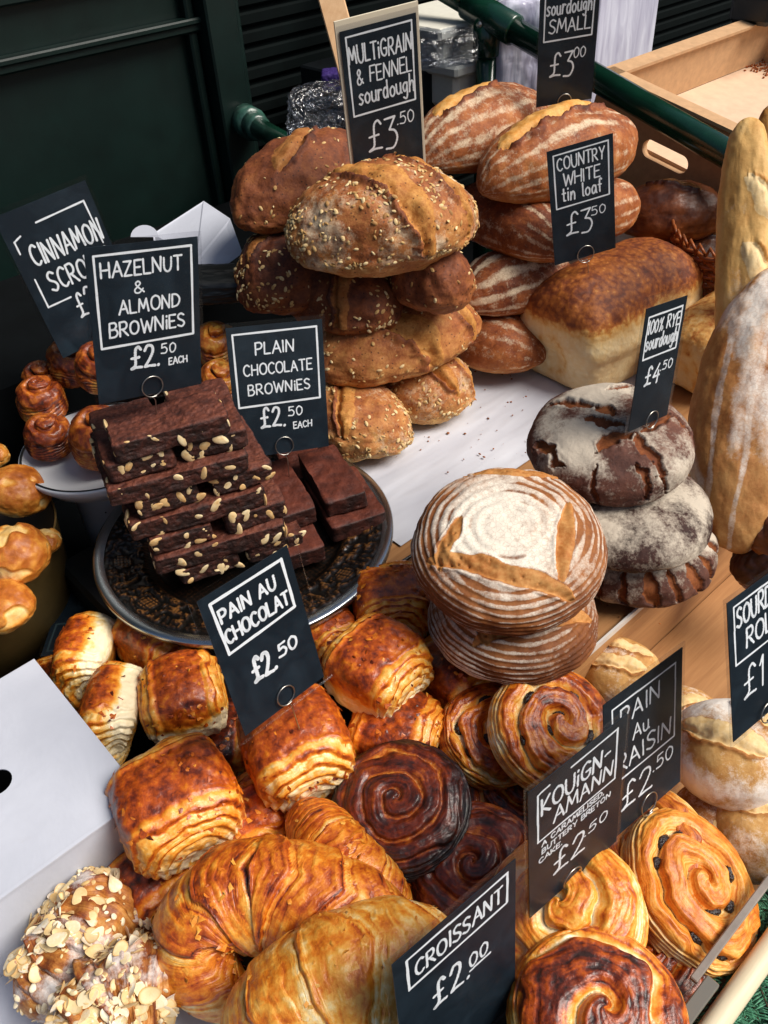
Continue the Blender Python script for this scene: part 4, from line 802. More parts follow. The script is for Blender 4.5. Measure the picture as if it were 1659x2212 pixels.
baguette('browner baguette tip peeping over the pale baguette at the picture edge', PT(1660, 700, 1.36), PT(1668, 222, 1.22), .062, 52, bake0=.35)
a, b = PT(1556, 1192, 1.10), PT(1668, 590, 1.20)
def bigflour(p, q, d, seed):
    s = np.sin(p[:, 1] * 13 + 2.2 * fbm(q * np.array([6, 20, 20]), 3, 4)) * .5 + .5; patch = sst(-.2, .2, fbm(q * np.array([6, 12, 12]) + 3, 3, 8) + .1)
    return np.clip(0.12 + .9 * patch * (1 - .4 * s) + .45 * sst(.85, .97, s) * (1 - patch), 0, 1) * sst(-.6, 0, p[:, 2])
o = loaf('country_loaf', M['bigloaf'], np.linalg.norm(b - a), .172, .125, 55, taper=.22, e=2.3, flour=bigflour, slashes=[(-.72, -.45, -.2, -.62, .02), (-.12, -.3, .45, -.75, .022)], bake0=.58, n=80)
place(o, (a + b) / 2 + np.array([.012, -.012, 0]), b - a, unit(tocam(a) + .5 * UP)); tag(o, 'huge floury country loaf leaning at the right edge', 'bread loaf')
o = bread('dark_loaf', 'dark brown loaf at the right edge below the leaning country loaf', 'bread loaf', None, 'darkloaf', 1615, 1165, 1740, 1120, .05, .1, .08, 57, kw=dict(flour=dust(.15), bake0=.45, lump=.1))
o = bread('dark_loaf', 'reddish brown crusty loaf behind the sourdough roll sign', 'bread loaf', None, 'darkloaf', 1588, 1240, 1720, 1215, .0, .09, .08, 58, kw=dict(flour=dust(.1), bake0=.3, lump=.12))

# round loaves
def boule(name, label, mat, c, R, H, seed, kind, up=(0, 0, 1), x=(1, 0, 0), bake0=.42, n=88):
    d, F = S(n); p = roundq(d, 2.5); X, Y, Z = p.T; lo = fbm(d * 1.5 + seed * 2.3, 3, seed); r = np.hypot(X, Y); zz = np.where(Z < 0, Z * .6, Z); h = H / 1.6
    q = np.stack([X * R, Y * R, zz * h], 1); nrm = d / np.array([R, R, H]); nrm /= np.linalg.norm(nrm, axis=1)[:, None]; cut = np.zeros(len(X)); disp = .045 * H * lo * 1.4 + .0016 * fbm(q * 60 + seed, 4, seed + 2); bake = bake0 + .15 * lo
    ang = np.arccos(np.clip(unit([0, 0, 1]) @ d.T, -1, 1)); ang = np.where(Z > 0, r, 1 + (1 - r) + .0) if False else np.where(Z > 0, np.arctan2(r, Z), np.pi / 2 + np.arctan2(-Z, r)) 
    if kind == 'rings':
        wob = .25 * fbm(np.stack([X * 2, Y * 2, Z * 2], 1) + seed, 3, seed + 4); s = ang * 12.5 / 1.57 + wob - np.arctan2(Y, X) / (2 * np.pi); tri = np.cos(2 * np.pi * s) * .5 + .5
        mid_ = sst(.92, .4, r + .12 * fbm(q * 22 + seed, 2, 5)); low = sst(1.0, 1.5, ang)
        th_ = .35 + .25 * low - (.15 if seed == 61 else 0)
        fl = np.clip(.62 * sst(th_ - .3, th_ + .35, tri + .7 * mid_ + 1.2 * fbm(q * 26 + seed, 4, 9)) * (.75 + .8 * fbm(q * 12 + seed, 3, 11)).clip(.3, 1.2) + .33 * mid_, 0, 1) * (1 - .6 * sst(2.0, 2.3, ang)); disp = disp + .0012 * (tri - .5) * sst(.1, .35, r)
        segs = [(-.50, .12, -.70, -.5), (-.82, -.36, .64, -.72), (.60, .36, .50, -.6), (-.5, .80, .5, .78)] if kind == 'rings' else []
        for (x0, y0, x1, y1) in segs:
            a_ = np.array([x0, y0]); b_ = np.array([x1, y1]); ab = b_ - a_; ln = np.linalg.norm(ab); s_ = ((X - a_[0]) * ab[0] + (Y - a_[1]) * ab[1]) / ln ** 2; dd_ = ((X - a_[0]) * ab[1] - (Y - a_[1]) * ab[0]) / ln + .03 * fbm(np.stack([s_ * 5, 0 * s_ + x0 * 9, 0 * s_], 1), 3, 3)
            hw = (.105 if x0 < -.8 else .078) * np.clip(1 - (2 * np.clip(s_, 0, 1) - 1) ** 2, 0, 1) ** .45 * (1 + .5 * fbm(q * 40 + seed, 3, 6)); ins = sst(1.12, .85, np.abs(dd_) / (hw + 1e-5)) * (s_ > 0) * (s_ < 1) * (Z > 0); cut = np.maximum(cut, ins)
            bub = sst(.2, .05, worley(q * 90 + seed, 3)[0]); disp = disp + ins * (-.0035 * sst(-.6, 1, dd_ / (hw + 1e-5)) - .003 * bub + .001 + .0035 * fbm(q * 45 + seed, 3, 8)) + .0018 * np.exp(-((np.abs(dd_) / (hw + 1e-5) - 1.2) / .18) ** 2) * (s_ > .05) * (s_ < .95) * (Z > 0)
        fl = fl * (1 - cut); bake = bake - .16 * low + .1 * cut
    else:
        crack = np.zeros(len(X)); rim_ = crack.copy(); jag = .05 * fbm(q * 55 + seed, 3, seed) + .03 * fbm(q * 150 + seed, 2, seed + 1)
        for (x0, y0, x1, y1, w_) in kind[0]:
            a_ = np.array([x0, y0]); ab = np.array([x1, y1]) - a_; ln = np.linalg.norm(ab); s_ = ((X - a_[0]) * ab[0] + (Y - a_[1]) * ab[1]) / ln ** 2; dd_ = np.abs(((X - a_[0]) * ab[1] - (Y - a_[1]) * ab[0]) / ln + jag * 1.6)
            hw = w_ * np.clip(1 - (2 * np.clip(s_, 0, 1) - 1) ** 2, 0, 1) ** .7 + 1e-4; on = (s_ > 0) * (s_ < 1) * (Z > -.1); crack = np.maximum(crack, sst(1.15, .75, dd_ / hw) * on); rim_ = np.maximum(rim_, np.exp(-((dd_ / hw - 1.35) / .3) ** 2) * on)
        tz = np.arctan2(Y, X)
        for (th0, w_) in kind[1]:
            dt = np.abs((tz - math.radians(th0) + np.pi) % (2 * np.pi) - np.pi + jag * .9 + .12 * Z); hw = w_ * sst(-.6, .1, Z) * sst(.85, .5, Z) + 1e-4; crack = np.maximum(crack, sst(1.15, .75, dt / hw) * (Z > -.6))
        cut = crack; disp = disp - .0055 * crack + .0014 * rim_; bake = bake - .15 * crack
        fl = np.clip(kind[2] + kind[3] * fbm(q * 16 + seed, 3, seed + 3) + .25 * sst(.2, .9, Z), 0, 1) * (1 - crack) * sst(-.85, -.3, Z)
    q = q + nrm * disp[:, None]
    o = mesh(name, q, F, M[mat], None, {'bake': bake, 'cut': cut, 'flour': fl}); place(o, c, x, up); tag(o, label, 'round loaf'); return o
GX = IR
o = boule('round_loaf', 'lower ringed round loaf, squashed under a bigger one at the shelf edge', 'rings', P(1108, 1330, .047), .098, .084, 61, 'rings', x=unit(IR + .5 * IF)); o['group'] = 'ringed round loaves'
bcn = P(1097, 1188, .135); o = boule('round_loaf', 'big round loaf with white flour rings and a square of slashes', 'rings', bcn, .108, .078, 62, 'rings', up=unit(UP + .32 * tocam(bcn)), x=IR - .12 * IF, n=110); o['group'] = 'ringed round loaves'
for lab, c, R_, H_, sd, kd, bk_, upv in [('bottom rye loaf of the pile, grey with upright splits', P(1366, 1180, .036), .103, .075, 71, ([], [(-150, .05), (-128, .09), (-108, .04), (-88, .1), (-70, .05), (-52, .09), (-35, .06), (-15, .08), (5, .06)], .55, 1.1), .45, UP), ('middle rye loaf of the pile, dark with patches of flour', P(1356, 1110, .098), .1, .06, 72, ([(-.5, -.1, .1, .2, .03)], [], .2, 1.2), .18, UP),
                                 ('topmost rye loaf, cracked and dusted with flour, under its sign', P(1317, 962, .162), .1, .076, 73, ([(-.72, .5, -.12, .22, .10), (-.2, .3, .02, .02, .07), (-.36, .02, .1, -.2, .075), (-.34, -.52, .22, -.3, .085), (.16, -.3, .44, -.86, .075), (.12, -.72, .3, -1.05, .05), (.28, -.32, .66, .12, .085), (-.96, -.1, -.66, -.62, .05), (.76, .12, .9, -.2, .04), (.02, .55, .5, .75, .06)], [(-60, .03), (-110, .03)], .42, 1.2), .5, unit(UP + .12 * tocam(P(1317, 962, .17))))]:
    o = boule('rye_loaf', lab, 'rye', c, R_, H_, sd, kd, up=upv, bake0=bk_, x=IR); o['group'] = 'rye loaves in one pile'
# rolls
def roll(label, u, v, z, R, seed, sl, up=UP, x=IR, bake0=.6, fl=.5):
    c = P(u, v, z); o = loaf('bread_roll', M['roll'], R * 2, R * 1.9, R * 1.5, seed, taper=.05, e=2.15, slashes=sl, flour=dust(fl * 2.1, .0, 25), bake0=bake0, lump=.03, rough=.0012, flat=.75, cutlift=.0032); place(o, c, x, up); tag(o, label, 'bread roll', 'floury sourdough rolls'); return o
tc = lambda u, v, z, k: unit(UP + k * tocam(P(u, v, z)))
roll('pale slashed roll below the two ringed loaves, behind the raisin sign', 1340, 1462, -.065, .052, 81, [(-.75, -.25, .55, -.1, .012), (-.5, .35, .6, .42, .011)], tc(1340, 1462, -.06, .2), unit(IR - .5 * IF), fl=.3)
roll('small roll half buried between raisin pastry and ringed loaves', 1195, 1462, -.07, .036, 82, [(-.5, .1, .5, .2, .008)], fl=.25)
roll('roll squeezed behind the big floury roll, beside the raisin sign', 1478, 1560, -.07, .046, 83, [(-.6, 0, .6, .1, .01)], fl=.3)
roll('brown floury roll below the big roll at the right edge', 1545, 1785, -.075, .05, 84, [(-.2, -.6, .4, .6, .01)], tc(1545, 1785, -.07, .3), fl=.2, bake0=.35)
roll('split golden roll at the right edge near the acrylic guard', 1640, 1800, -.06, .055, 85, [(-.5, .3, .5, .1, .012)], tc(1640, 1800, -.06, .3), fl=.35)
roll('big floury roll with crossed slashes under the sourdough roll sign', 1575, 1628, -.005, .062, 86, [(-.85, .1, .5, -.3, .017), (-.1, .75, .75, .25, .014)], tc(1575, 1628, 0, .25), unit(IR - .35 * IF), fl=.62, bake0=.62)
# ------------------------------------------------------------------ brownies on the ornate plate
PZ = .03; pc = P(530, 1158, PZ); PR = .203
M['bronze'] = None
def bronze():
    t = NT('dark bronze relief'); a = t.attr('rel'); n = t.noise(60, 4); c = t.ramp(t.math('ADD', a, t.math('MULTIPLY', t.math('SUBTRACT', n, .5), .5)), [(.1, '0b0a08'), (.5, '2a1a10'), (.9, '7a5128')])
    return t.fin(c, .38, None, .3, metal=.35)
M['bronze'] = bronze(); M['rim'] = plain('polished steel rim', 'b4bcc0', .25, metal=1.0)
nr, nth = 90, 480; rr = np.linspace(.004, .93, nr) * PR; th = np.linspace(0, 2 * np.pi, nth, endpoint=False); RR, TH = np.meshgrid(rr, th, indexing='ij'); u_ = RR / PR
band = sst(.66, .69, u_) * sst(.93, .9, u_); k_ = 11; ph = frac(TH * k_ / (2 * np.pi)); cx_ = (ph - .5) * 2 * np.pi / k_ * u_; cy_ = u_ - .81; rp = np.stack([cx_ * 26, cy_ * 26, 0 * cx_ + (np.floor(TH * k_ / (2 * np.pi)) % 3)], -1).reshape(-1, 3); orn = (1 - np.abs(fbm(rp, 3, 5)).reshape(cx_.shape) * 2.6).clip(0, 1) ** 2.2
berry = ((np.abs(np.sin(TH * 95)) * np.abs(np.sin(u_ * 130))) ** .6) * sst(.075, .055, np.hypot((cx_ - .1), cy_ * 1.1)); leaf = sst(.1, .03, np.abs(np.hypot(cx_ + .07, cy_) - .075)) * .8 + .7 * sst(.02, .005, np.abs(cy_ - .06 * np.sin(TH * k_ * 2)))
petal = .35 * np.abs(np.sin(TH * 66 + 18 * u_)); hatch = (np.abs(np.sin(RR * np.cos(TH) * 520)) > .93) | (np.abs(np.sin(RR * np.sin(TH) * 520)) > .93)
beads = np.exp(-((u_ - .665) / .012) ** 2) * (.6 + .4 * np.sin(TH * 150)); bm = sst(.1, .07, np.hypot(cx_ - .1, cy_ * 1.1)); rel = band * np.clip(1.1 * berry * bm + (1 - bm) * orn, 0, 1.2) + .5 * hatch * (u_ < .62) + .8 * beads
zz = .004 * band * np.clip(berry * bm + (1 - bm) * orn, 0, 1.2) + .0015 * beads + .012 * sst(.6, .7, u_) + .008 * sst(.7, .93, u_)
V = np.stack([RR * np.cos(TH), RR * np.sin(TH), zz - .012], -1).reshape(-1, 3); i = np.arange(nr - 1)[:, None] * nth; k = np.arange(nth)[None]; k2 = (k + 1) % nth
F = np.stack([i + k, i + nth + k, i + nth + k2, i + k2], -1).reshape(-1, 4)
plate = empty('ornate_plate', pc); tag(plate, 'large round dark plate with embossed border and steel rim under the brownies', 'plate')
mesh('relief_face', V, F, M['bronze'], plate, {'rel': rel.ravel()})
mm = MB(); mm.lathe([(.925 * PR, .0085), (.955 * PR, .011), (.99 * PR, .0105), (PR, .009), (PR, .002), (.97 * PR, -.004), (.6 * PR, -.022), (0.001, -.022)], 160); mm.obj('rim', M['rim'], plate, True)
o = MB().box((pc[0] - .02, pc[1] + .03, -.075), (.36, .33, .125), bev=.006).obj('black_stand', M['black']); tag(o, 'black box stand under the ornate brownie plate', 'stand')
mm = MB(); wq = [P(805, 1212, .005), P(835, 1222, .012), P(868, 1214, .012), P(905, 1190, .012), P(935, 1175, .006)]; mm.tube(wq, .0025, 8); o = mm.obj('wire_handle', M['black'], None, True); tag(o, 'black wire handle poking out between brownie plate and paper', 'handle')
bx = unit(P(480, 868, .25) - P(232, 935, .25)); byv = np.cross(UP, bx); st = P(352, 918, .25); base = st + byv * .035 + bx * .005; GB = 'hazelnut and almond brownies in the tall stack'
LH = .0268; names = ['topmost almond brownie, a long bar under the sign', 'second layer almond brownie bar, left of the gap', 'second layer almond brownie bar, right of the gap', 'long front almond brownie bar, third layer down', 'almond brownie bar at the back of the third layer', 'fourth layer almond brownie bar on the left', 'fourth layer almond brownie bar on the right', 'long front almond brownie bar, fifth layer down', 'almond brownie bar at the back of the fifth layer', 'sixth layer almond brownie bar on the left', 'sixth layer almond brownie bar on the right', 'long front almond brownie bar, seventh layer down', 'almond brownie bar at the back of the seventh layer', 'lowest almond brownie bar on the left, flat on the plate', 'lowest almond brownie bar on the right, flat on the plate']
def rotz(v, a): return np.array([v[0] * math.cos(a) - v[1] * math.sin(a), v[0] * math.sin(a) + v[1] * math.cos(a), v[2]])
ni = 0
for ly in range(8):
    z = .25 - LH * ly - .0; sh_ = (bx * .007 - byv * .004) * ly + rng.normal(0, .002, 3) * [1, 1, 0]
    if ly % 2 == 0:
        for s_ in ((-1,) if ly == 0 else (-1, 1)):
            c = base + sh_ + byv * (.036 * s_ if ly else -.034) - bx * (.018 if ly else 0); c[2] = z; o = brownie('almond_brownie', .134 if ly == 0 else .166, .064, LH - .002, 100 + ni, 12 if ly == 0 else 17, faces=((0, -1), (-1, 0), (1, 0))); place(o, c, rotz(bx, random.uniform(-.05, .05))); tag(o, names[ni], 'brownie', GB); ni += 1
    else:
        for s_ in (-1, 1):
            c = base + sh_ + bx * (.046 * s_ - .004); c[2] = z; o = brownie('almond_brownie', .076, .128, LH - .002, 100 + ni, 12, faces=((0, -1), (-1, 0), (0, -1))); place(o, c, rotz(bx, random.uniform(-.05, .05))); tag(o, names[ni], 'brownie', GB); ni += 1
pd = unit(P(750, 1080, .06) - P(690, 985, .06)); GP = 'plain chocolate brownies beside the almond stack'
for k, (lab, u, v, z, L_, W_) in enumerate([('lower plain brownie bar at the right, under another', 745, 1085, .043, .12, .08), ('lowest plain brownie corner behind the pain au chocolat sign', 628, 1150, .043, .12, .06), ('plain brownie bar lying on top at the right, reddish brown', 716, 1035, .0715, .125, .058), ('plain brownie bar on top at the left, against the almond stack', 606, 1068, .0715, .125, .062), ('plain brownie bar at the back under the plain brownies sign', 650, 1000, .045, .1, .06)]):
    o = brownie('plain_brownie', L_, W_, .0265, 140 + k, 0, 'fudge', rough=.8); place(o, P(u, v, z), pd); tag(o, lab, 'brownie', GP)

# ------------------------------------------------------------------ cinnamon scrolls on the white plate
cz = .1; cc = P(212, 962, cz); CR = .112
cp = empty('white_plate', cc); tag(cp, 'white enamel cake plate with dark rim line under the cinnamon scrolls', 'plate')
M['enamel'] = plain('white enamel', 'c9ccd0', .3, .3); mm = MB(); mm.lathe([(.001, -.008), (.84 * CR, -.008), (.94 * CR, 0), (.985 * CR, .001), (CR, -.002), (.96 * CR, -.012), (.8 * CR, -.034), (.5 * CR, -.05), (.5 * CR, -.2)], 96); mm.obj('dish', M['enamel'], cp, True)
mm = MB(); mm.lathe([(.945 * CR, .0012), (.96 * CR, .0022), (.975 * CR, .0016)], 96); mm.obj('rim_line', M['black'], cp, True)
GC = 'cinnamon scrolls on the white plate'
for k, (lab, u, v, z, R_, H_) in enumerate([('cinnamon scroll at the left of the plate with a brown knob', 92, 872, .122, .036, .05), ('glossy dark cinnamon scroll in front on the plate rim', 108, 950, .118, .034, .045), ('big cinnamon scroll with amber crust and yellow base by the brownies', 222, 955, .128, .044, .06), ('cinnamon scroll at the back of the plate below its sign', 160, 790, .14, .04, .05), ('cinnamon scroll heaped in the middle behind the hazelnut sign', 225, 800, .165, .042, .05), ('cinnamon scroll showing between the two brownie signs, upper', 470, 752, .13, .036, .05), ('cinnamon scroll showing between the two brownie signs, lower', 478, 835, .10, .036, .05), ('cinnamon scroll tucked behind the first two at the left', 95, 835, .115, .03, .05)]):
    p_ = P(u, v, z); o = spiral('cinnamon_scroll', R_, H_, 200 + k, 'scroll', turns=1.7, bake0=.5 if k not in (5, 6) else .75, groove=.011, cream=-.4, dark=.0, rim=.1, dome=.5, sidepale=.35, n=48); place(o, p_, IR, unit(UP + .25 * tocam(p_))); tag(o, lab, 'cinnamon scroll', GC)
    if k in (0, 1, 2):
        d_, F_ = S(16); kb = mesh('knob', d_ * [.017, .015, .011] * (1 + .1 * fbm(d_ * 2 + k, 2, k))[:, None], F_, M['scroll'], o, {'bake': .5 + .3 * fbm(d_ * 2.5 + k, 3, k)}); kb.location = (.002, 0, H_ * .62)
# ------------------------------------------------------------------ brioches in the brass bowl
bz = .06; bcn = P(-118, 1168, bz); BWR = np.linalg.norm(P(120, 1120, bz) - bcn)
bw = empty('brass_bowl', bcn); tag(bw, 'brass coloured round tin of brioches at the left edge', 'bowl'); M['brass'] = plain('dull brass', 'a58a55', .4, metal=.7, nscale=20, namt=.2)
mm = MB(); mm.lathe([(BWR * .99, 0), (BWR, .001), (BWR * 1.01, 0), (BWR * 1.0, -.004), (BWR * .88, -.19), (.001, -.19)], 120); mm.obj('wall', M['brass'], bw, True)
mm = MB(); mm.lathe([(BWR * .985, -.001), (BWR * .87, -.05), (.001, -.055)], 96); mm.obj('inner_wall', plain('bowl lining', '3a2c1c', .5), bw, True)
def brioche(label, u, v, z, R_, seed, up, knob=True):
    d, F = S(44); lo = fbm(d * 1.7 + seed, 3, seed); q = d * [R_, R_ * .95, R_ * .78] * (1 + .12 * lo)[:, None]; th = np.arctan2(d[:, 1], d[:, 0]); cr = sst(.12, .3, fbm(d * 1.25 + seed * 1.7, 2, seed + 1)) * sst(-.3, .1, d[:, 2])
    q = q + d * (-.1 * R_ * cr)[:, None]; o = mesh('brioche', q, F, M['brioche'], None, {'bake': .42 + .42 * cr + .12 * lo - .12 * d[:, 2] + .2 * (d[:, 2] < -.3)}); place(o, P(u, v, z), IR, up); tag(o, label, 'brioche', 'brioches in the brass bowl')
    if knob:
        d, F = S(20); q = d * R_ * .42 * (1 + .15 * fbm(d * 2 + seed, 2, 3))[:, None]; kb = mesh('top_knot', q, F, M['brioche'], o, {'bake': .4 + .15 * d[:, 2] * -1}); kb.location = (R_ * .25, -R_ * .1, R_ * .55)
    return o
brioche('dark orange round brioche, uppermost in the bowl', 42, 1062, .085, .042, 301, unit(UP + .5 * IR), False)
brioche('pale brioche with split crust and knot in the middle of the bowl', 32, 1195, .09, .043, 302, unit(UP + .5 * tocam(P(32, 1195, .09))), False)
brioche('small pale brioche lump by the bowl rim', 96, 1170, .06, .022, 303, UP, False)
brioche('browner brioche at the bottom of the bowl', 8, 1310, .06, .038, 304, UP, False)
brioche('brioche end at the upper left edge of the bowl', -14, 985, .06, .024, 305, UP, False)
# dark sign lying upside down under the plate
ln = [('SPECIAL', .5, .74, .16, .7), ('£2.50', .5, .3, .2, .5)]
o = sign('dark price sign lying upside down under the plate edge, SPECIAL', P(200, 1325, -.02), .13, .18, 0, 0, 0, ln, rect(.06, .66, .94, .95), ringon=False); place(o, P(215, 1312, -.06), -IR, -IF)
M['dim_ink'] = plain('faded ink', '2c3d42', .6)
for ch in o.children:
    for g_ in ch.children: g_.data.materials[0] = M['dim_ink']

# ------------------------------------------------------------------ white box with almond croissants
fz = .03; f0 = P(250, 1757, fz); fY = f0[1]; fe = P(270, 1660, fz + .0)
wb = empty('white_cake_box', (f0[0], fY, fz)); tag(wb, 'open white cardboard cake box in the lower left corner', 'cake box'); xr = .135 if False else fe[0] + .012
fb = P(70, 1425, fz); fy2 = fb[1] - fY; fxr = (fb[0] + fe[0]) / 2 - f0[0]
hl = P(-8, 1690, fz) - np.array([f0[0], fY, fz])
def holed(x0, x1, y0, y1, hx, hy, hr, z0, z1):
    n = 24; an = np.linspace(0, 2 * np.pi, n, endpoint=False); V = []; 
    for z in (z0, z1):
        V += [[hx + hr * math.cos(a_), hy + hr * math.sin(a_), z] for a_ in an]
        for a_ in an:
            c_, s_ = math.cos(a_), math.sin(a_); t_ = min(((x1 if c_ > 0 else x0) - hx) / c_ if abs(c_) > 1e-6 else 9, ((y1 if s_ > 0 else y0) - hy) / s_ if abs(s_) > 1e-6 else 9); V.append([hx + t_ * c_, hy + t_ * s_, z])
        V += [[x1, y1, z], [x0, y1, z], [x0, y0, z], [x1, y0, z]]
    m_ = 2 * n + 4; F = []
    for k in range(n):
        j = (k + 1) % n; a1, a2 = an[k], an[k] + 2 * np.pi / n
        quad = [k, n + k, n + j, j]
        for ci, (cx, cy) in enumerate(((x1, y1), (x0, y1), (x0, y0), (x1, y0))):
            ca = math.atan2(cy - hy, cx - hx) % (2 * np.pi)
            if a1 < ca < a2: quad = [k, n + k, 2 * n + ci, n + j, j]
        F += [quad, [m_ + q_ for q_ in quad[::-1]], (k, j, m_ + j, m_ + k)]
    F += [(2 * n + a_, 2 * n + b_, m_ + 2 * n + b_, m_ + 2 * n + a_) for a_, b_ in ((0, 1), (1, 2), (2, 3), (3, 0))]
    return V, F
V, F = holed(-.5, fxr, .0015, fy2, hl[0], hl[1], .016, .0, -.0015); mesh('lid_flap', V, F, M['white_card'], wb, smooth=False)
xe = P(372, 1925, fz - .11)[0] - f0[0]; mm = MB(); mm.box(((xe - .5) / 2, 0, -.055), (xe + .5, .0016, .11)); mm.obj('back_wall', M['white_card'], wb)
mm = MB(); mm.box(((xe - .5) / 2, -.25, -.112), (xe + .5, .5, .002)); mm.obj('floor', M['white_card'], wb); mm = MB(); mm.box((xe, -.25, -.09), (.0016, .496, .042)); mm.obj('side_wall', M['white_card'], wb)
mm = MB(); d_, F_ = S(4); mm.add(P(296, 1896, fz - .11) - np.array([f0[0], fY, fz]) + d_ * [.002, .002, .0012], F_.tolist()); mm.obj('speck', M['black'], wb)
mm = MB(); mm.box(((xe - .5) / 2, -.0012, .0), (xe + .5, .004, .0025)); mm.obj('fold', M['white_card'], wb)
def almond_croissant(label, px, z, rad, seed, nfl):
    o = croissant('almond_croissant', [P(u, v, z) for u, v in px], rad, seed, 'almond_pastry', K=3.2, bake0=.42, pale=.3, dark=.12, step=.26); tag(o, label, 'almond croissant', 'almond croissants in the white box'); V, nv, cu, tt, F = LAST; r = np.random.default_rng(seed)
    me = o.data; dd = V - V.mean(0); lump = .014 * fbm(V * 26 + seed, 3, seed) + .004 * fbm(V * 90, 2, seed) ; V2 = V + nv * lump[:, None]; me.vertices.foreach_set('co', V2.astype(np.float32).ravel()); me.update()
    w = (tt[:, 2] > -.05) * (np.abs(tt[:, 0] - .5) < .42) * np.clip(.4 + fbm(V * 22 + seed, 2, seed + 1), .02, 1); idx = r.choice(len(V), nfl, p=w / w.sum())
    for i in idx:
        a_ = almond(int(r.integers(9)), True); a_.parent = o; z_ = unit(nv[i] + r.normal(0, .35, 3)); x_ = unit(np.cross(z_, r.normal(0, 1, 3))); m_ = np.eye(4); m_[:3, 0] = x_; m_[:3, 1] = np.cross(z_, x_); m_[:3, 2] = z_; k_ = r.uniform(.75, 1.15); m_[:3, :3] *= k_; m_[:3, 3] = V2[i] + z_ * .0012; a_.matrix_local = Matrix(m_.tolist())
    w2 = (tt[:, 2] > -.2) * np.clip(.45 + fbm(V * 22 + seed, 2, seed + 1), .05, 1); mm = MB(); fd = _al[3]; d_, F_ = S(3); F_ = F_.tolist()
    for i in r.choice(len(V), 260, p=w2 / w2.sum()):
        z_ = unit(nv[i] + r.normal(0, .4, 3)); x_ = unit(np.cross(z_, r.normal(0, 1, 3))); k_ = r.uniform(.0018, .0055); mm.add((d_ * [k_, k_ * r.uniform(.4, .8), k_ * r.uniform(.12, .4)]) @ np.stack([x_, np.cross(z_, x_), z_]) + V2[i], F_, r.uniform(.4, .95))
    q_ = mesh('almond_crumbs', np.concatenate(mm.V), mm.F, M['flaked_almond'], o, {'bake': np.concatenate(mm.A), 'flour': .35 * (np.concatenate(mm.A) > .6)}); q_['kind'] = 'stuff'
    return o
almond_croissant('almond croissant thick with flaked almonds, farther in the box', [(180, 1905), (195, 1975), (165, 2050), (105, 2120), (40, 2180)], -.035, .043, 401, 98)
almond_croissant('almond croissant dusted with icing sugar, nearest in the box', [(405, 2125), (335, 2135), (260, 2165), (190, 2240), (150, 2330)], -.015, .042, 402, 90)
almond_croissant('almond croissant end in shadow beyond the other two', [(275, 1945), (265, 2010), (250, 2090)], -.06, .03, 403, 25)
# ------------------------------------------------------------------ pains au chocolat
GPC = 'pains au chocolat heaped behind their sign'
def pac(label, u, v, z, a, b, L, W, H, seed, up=None, **kw):
    o = pain_choc('pain_au_chocolat', L, W, H, seed, **kw); flakes(o, 70, seed, base=.36); x = P(*b, z) - P(*a, z); place(o, P(u, v, z), x, up if up is not None else UP); tag(o, label, 'pain au chocolat', GPC); return o
L_ = -IR
pac('pain au chocolat on its side at the far left, dark crust facing the dark wall', 195, 1430, -.03, (170, 1340), (220, 1520), .115, .1, .07, 501, up=unit(-IR + .3 * UP), pale_side=.35, pale_end=.35)
pac('pain au chocolat on its side showing a pale flank by the white box', 250, 1548, -.02, (215, 1440), (262, 1660), .115, .1, .068, 502, up=unit(-IR + .45 * UP), pale_side=.55, pale_end=.35)
pac('layered pain au chocolat half under the front of the brownie plate', 352, 1382, -.03, (300, 1330), (420, 1420), .115, .1, .075, 503, pale_end=.3)
pac('pain au chocolat with a pale cream underside, left of the sign', 398, 1512, -.01, (310, 1535), (480, 1490), .1, .1, .078, 504, pale_side=-.5)
pac('big glossy pain au chocolat with curved layers beside the white box', 385, 1742, .005, (345, 1650), (440, 1850), .122, .125, .09, 505, N=5.5)
pac('glossy pain au chocolat directly below the pain au chocolat sign', 642, 1618, .01, (600, 1530), (690, 1720), .125, .112, .09, 506, N=5.5, pale_end=.45)
pac('plump pain au chocolat between sign and ringed loaves, layered right end', 818, 1450, .015, (740, 1400), (900, 1500), .112, .108, .085, 507, pale_side=-.35, N=5.5, pale_end=.3)
pac('rounded pain au chocolat under the plate rim, all fine layers', 845, 1312, .0, (835, 1260), (862, 1385), .1, .1, .08, 508, N=7)
pac('pain au chocolat corner peeping out right of its sign', 712, 1372, -.01, (690, 1340), (735, 1410), .08, .07, .06, 509)
pac('flat layered pain au chocolat under the plump one', 855, 1588, -.035, (770, 1560), (935, 1600), .105, .1, .075, 510, N=5.5, dark=.35)
pac('dark striped pain au chocolat squeezed right of the plump one', 985, 1462, -.04, (930, 1420), (1045, 1520), .12, .09, .07, 511, dark=.35)
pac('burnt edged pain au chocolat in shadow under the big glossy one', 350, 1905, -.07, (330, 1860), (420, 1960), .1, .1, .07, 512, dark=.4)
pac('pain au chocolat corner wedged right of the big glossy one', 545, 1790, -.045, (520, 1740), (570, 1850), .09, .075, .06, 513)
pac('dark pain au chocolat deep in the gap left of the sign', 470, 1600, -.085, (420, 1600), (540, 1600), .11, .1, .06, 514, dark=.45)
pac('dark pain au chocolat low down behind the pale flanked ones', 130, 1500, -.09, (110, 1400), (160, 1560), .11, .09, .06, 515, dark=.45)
pac('pain au chocolat underneath, filling the heap below the sign', 620, 1745, -.06, (600, 1700), (660, 1790), .11, .11, .07, 516, dark=.4)
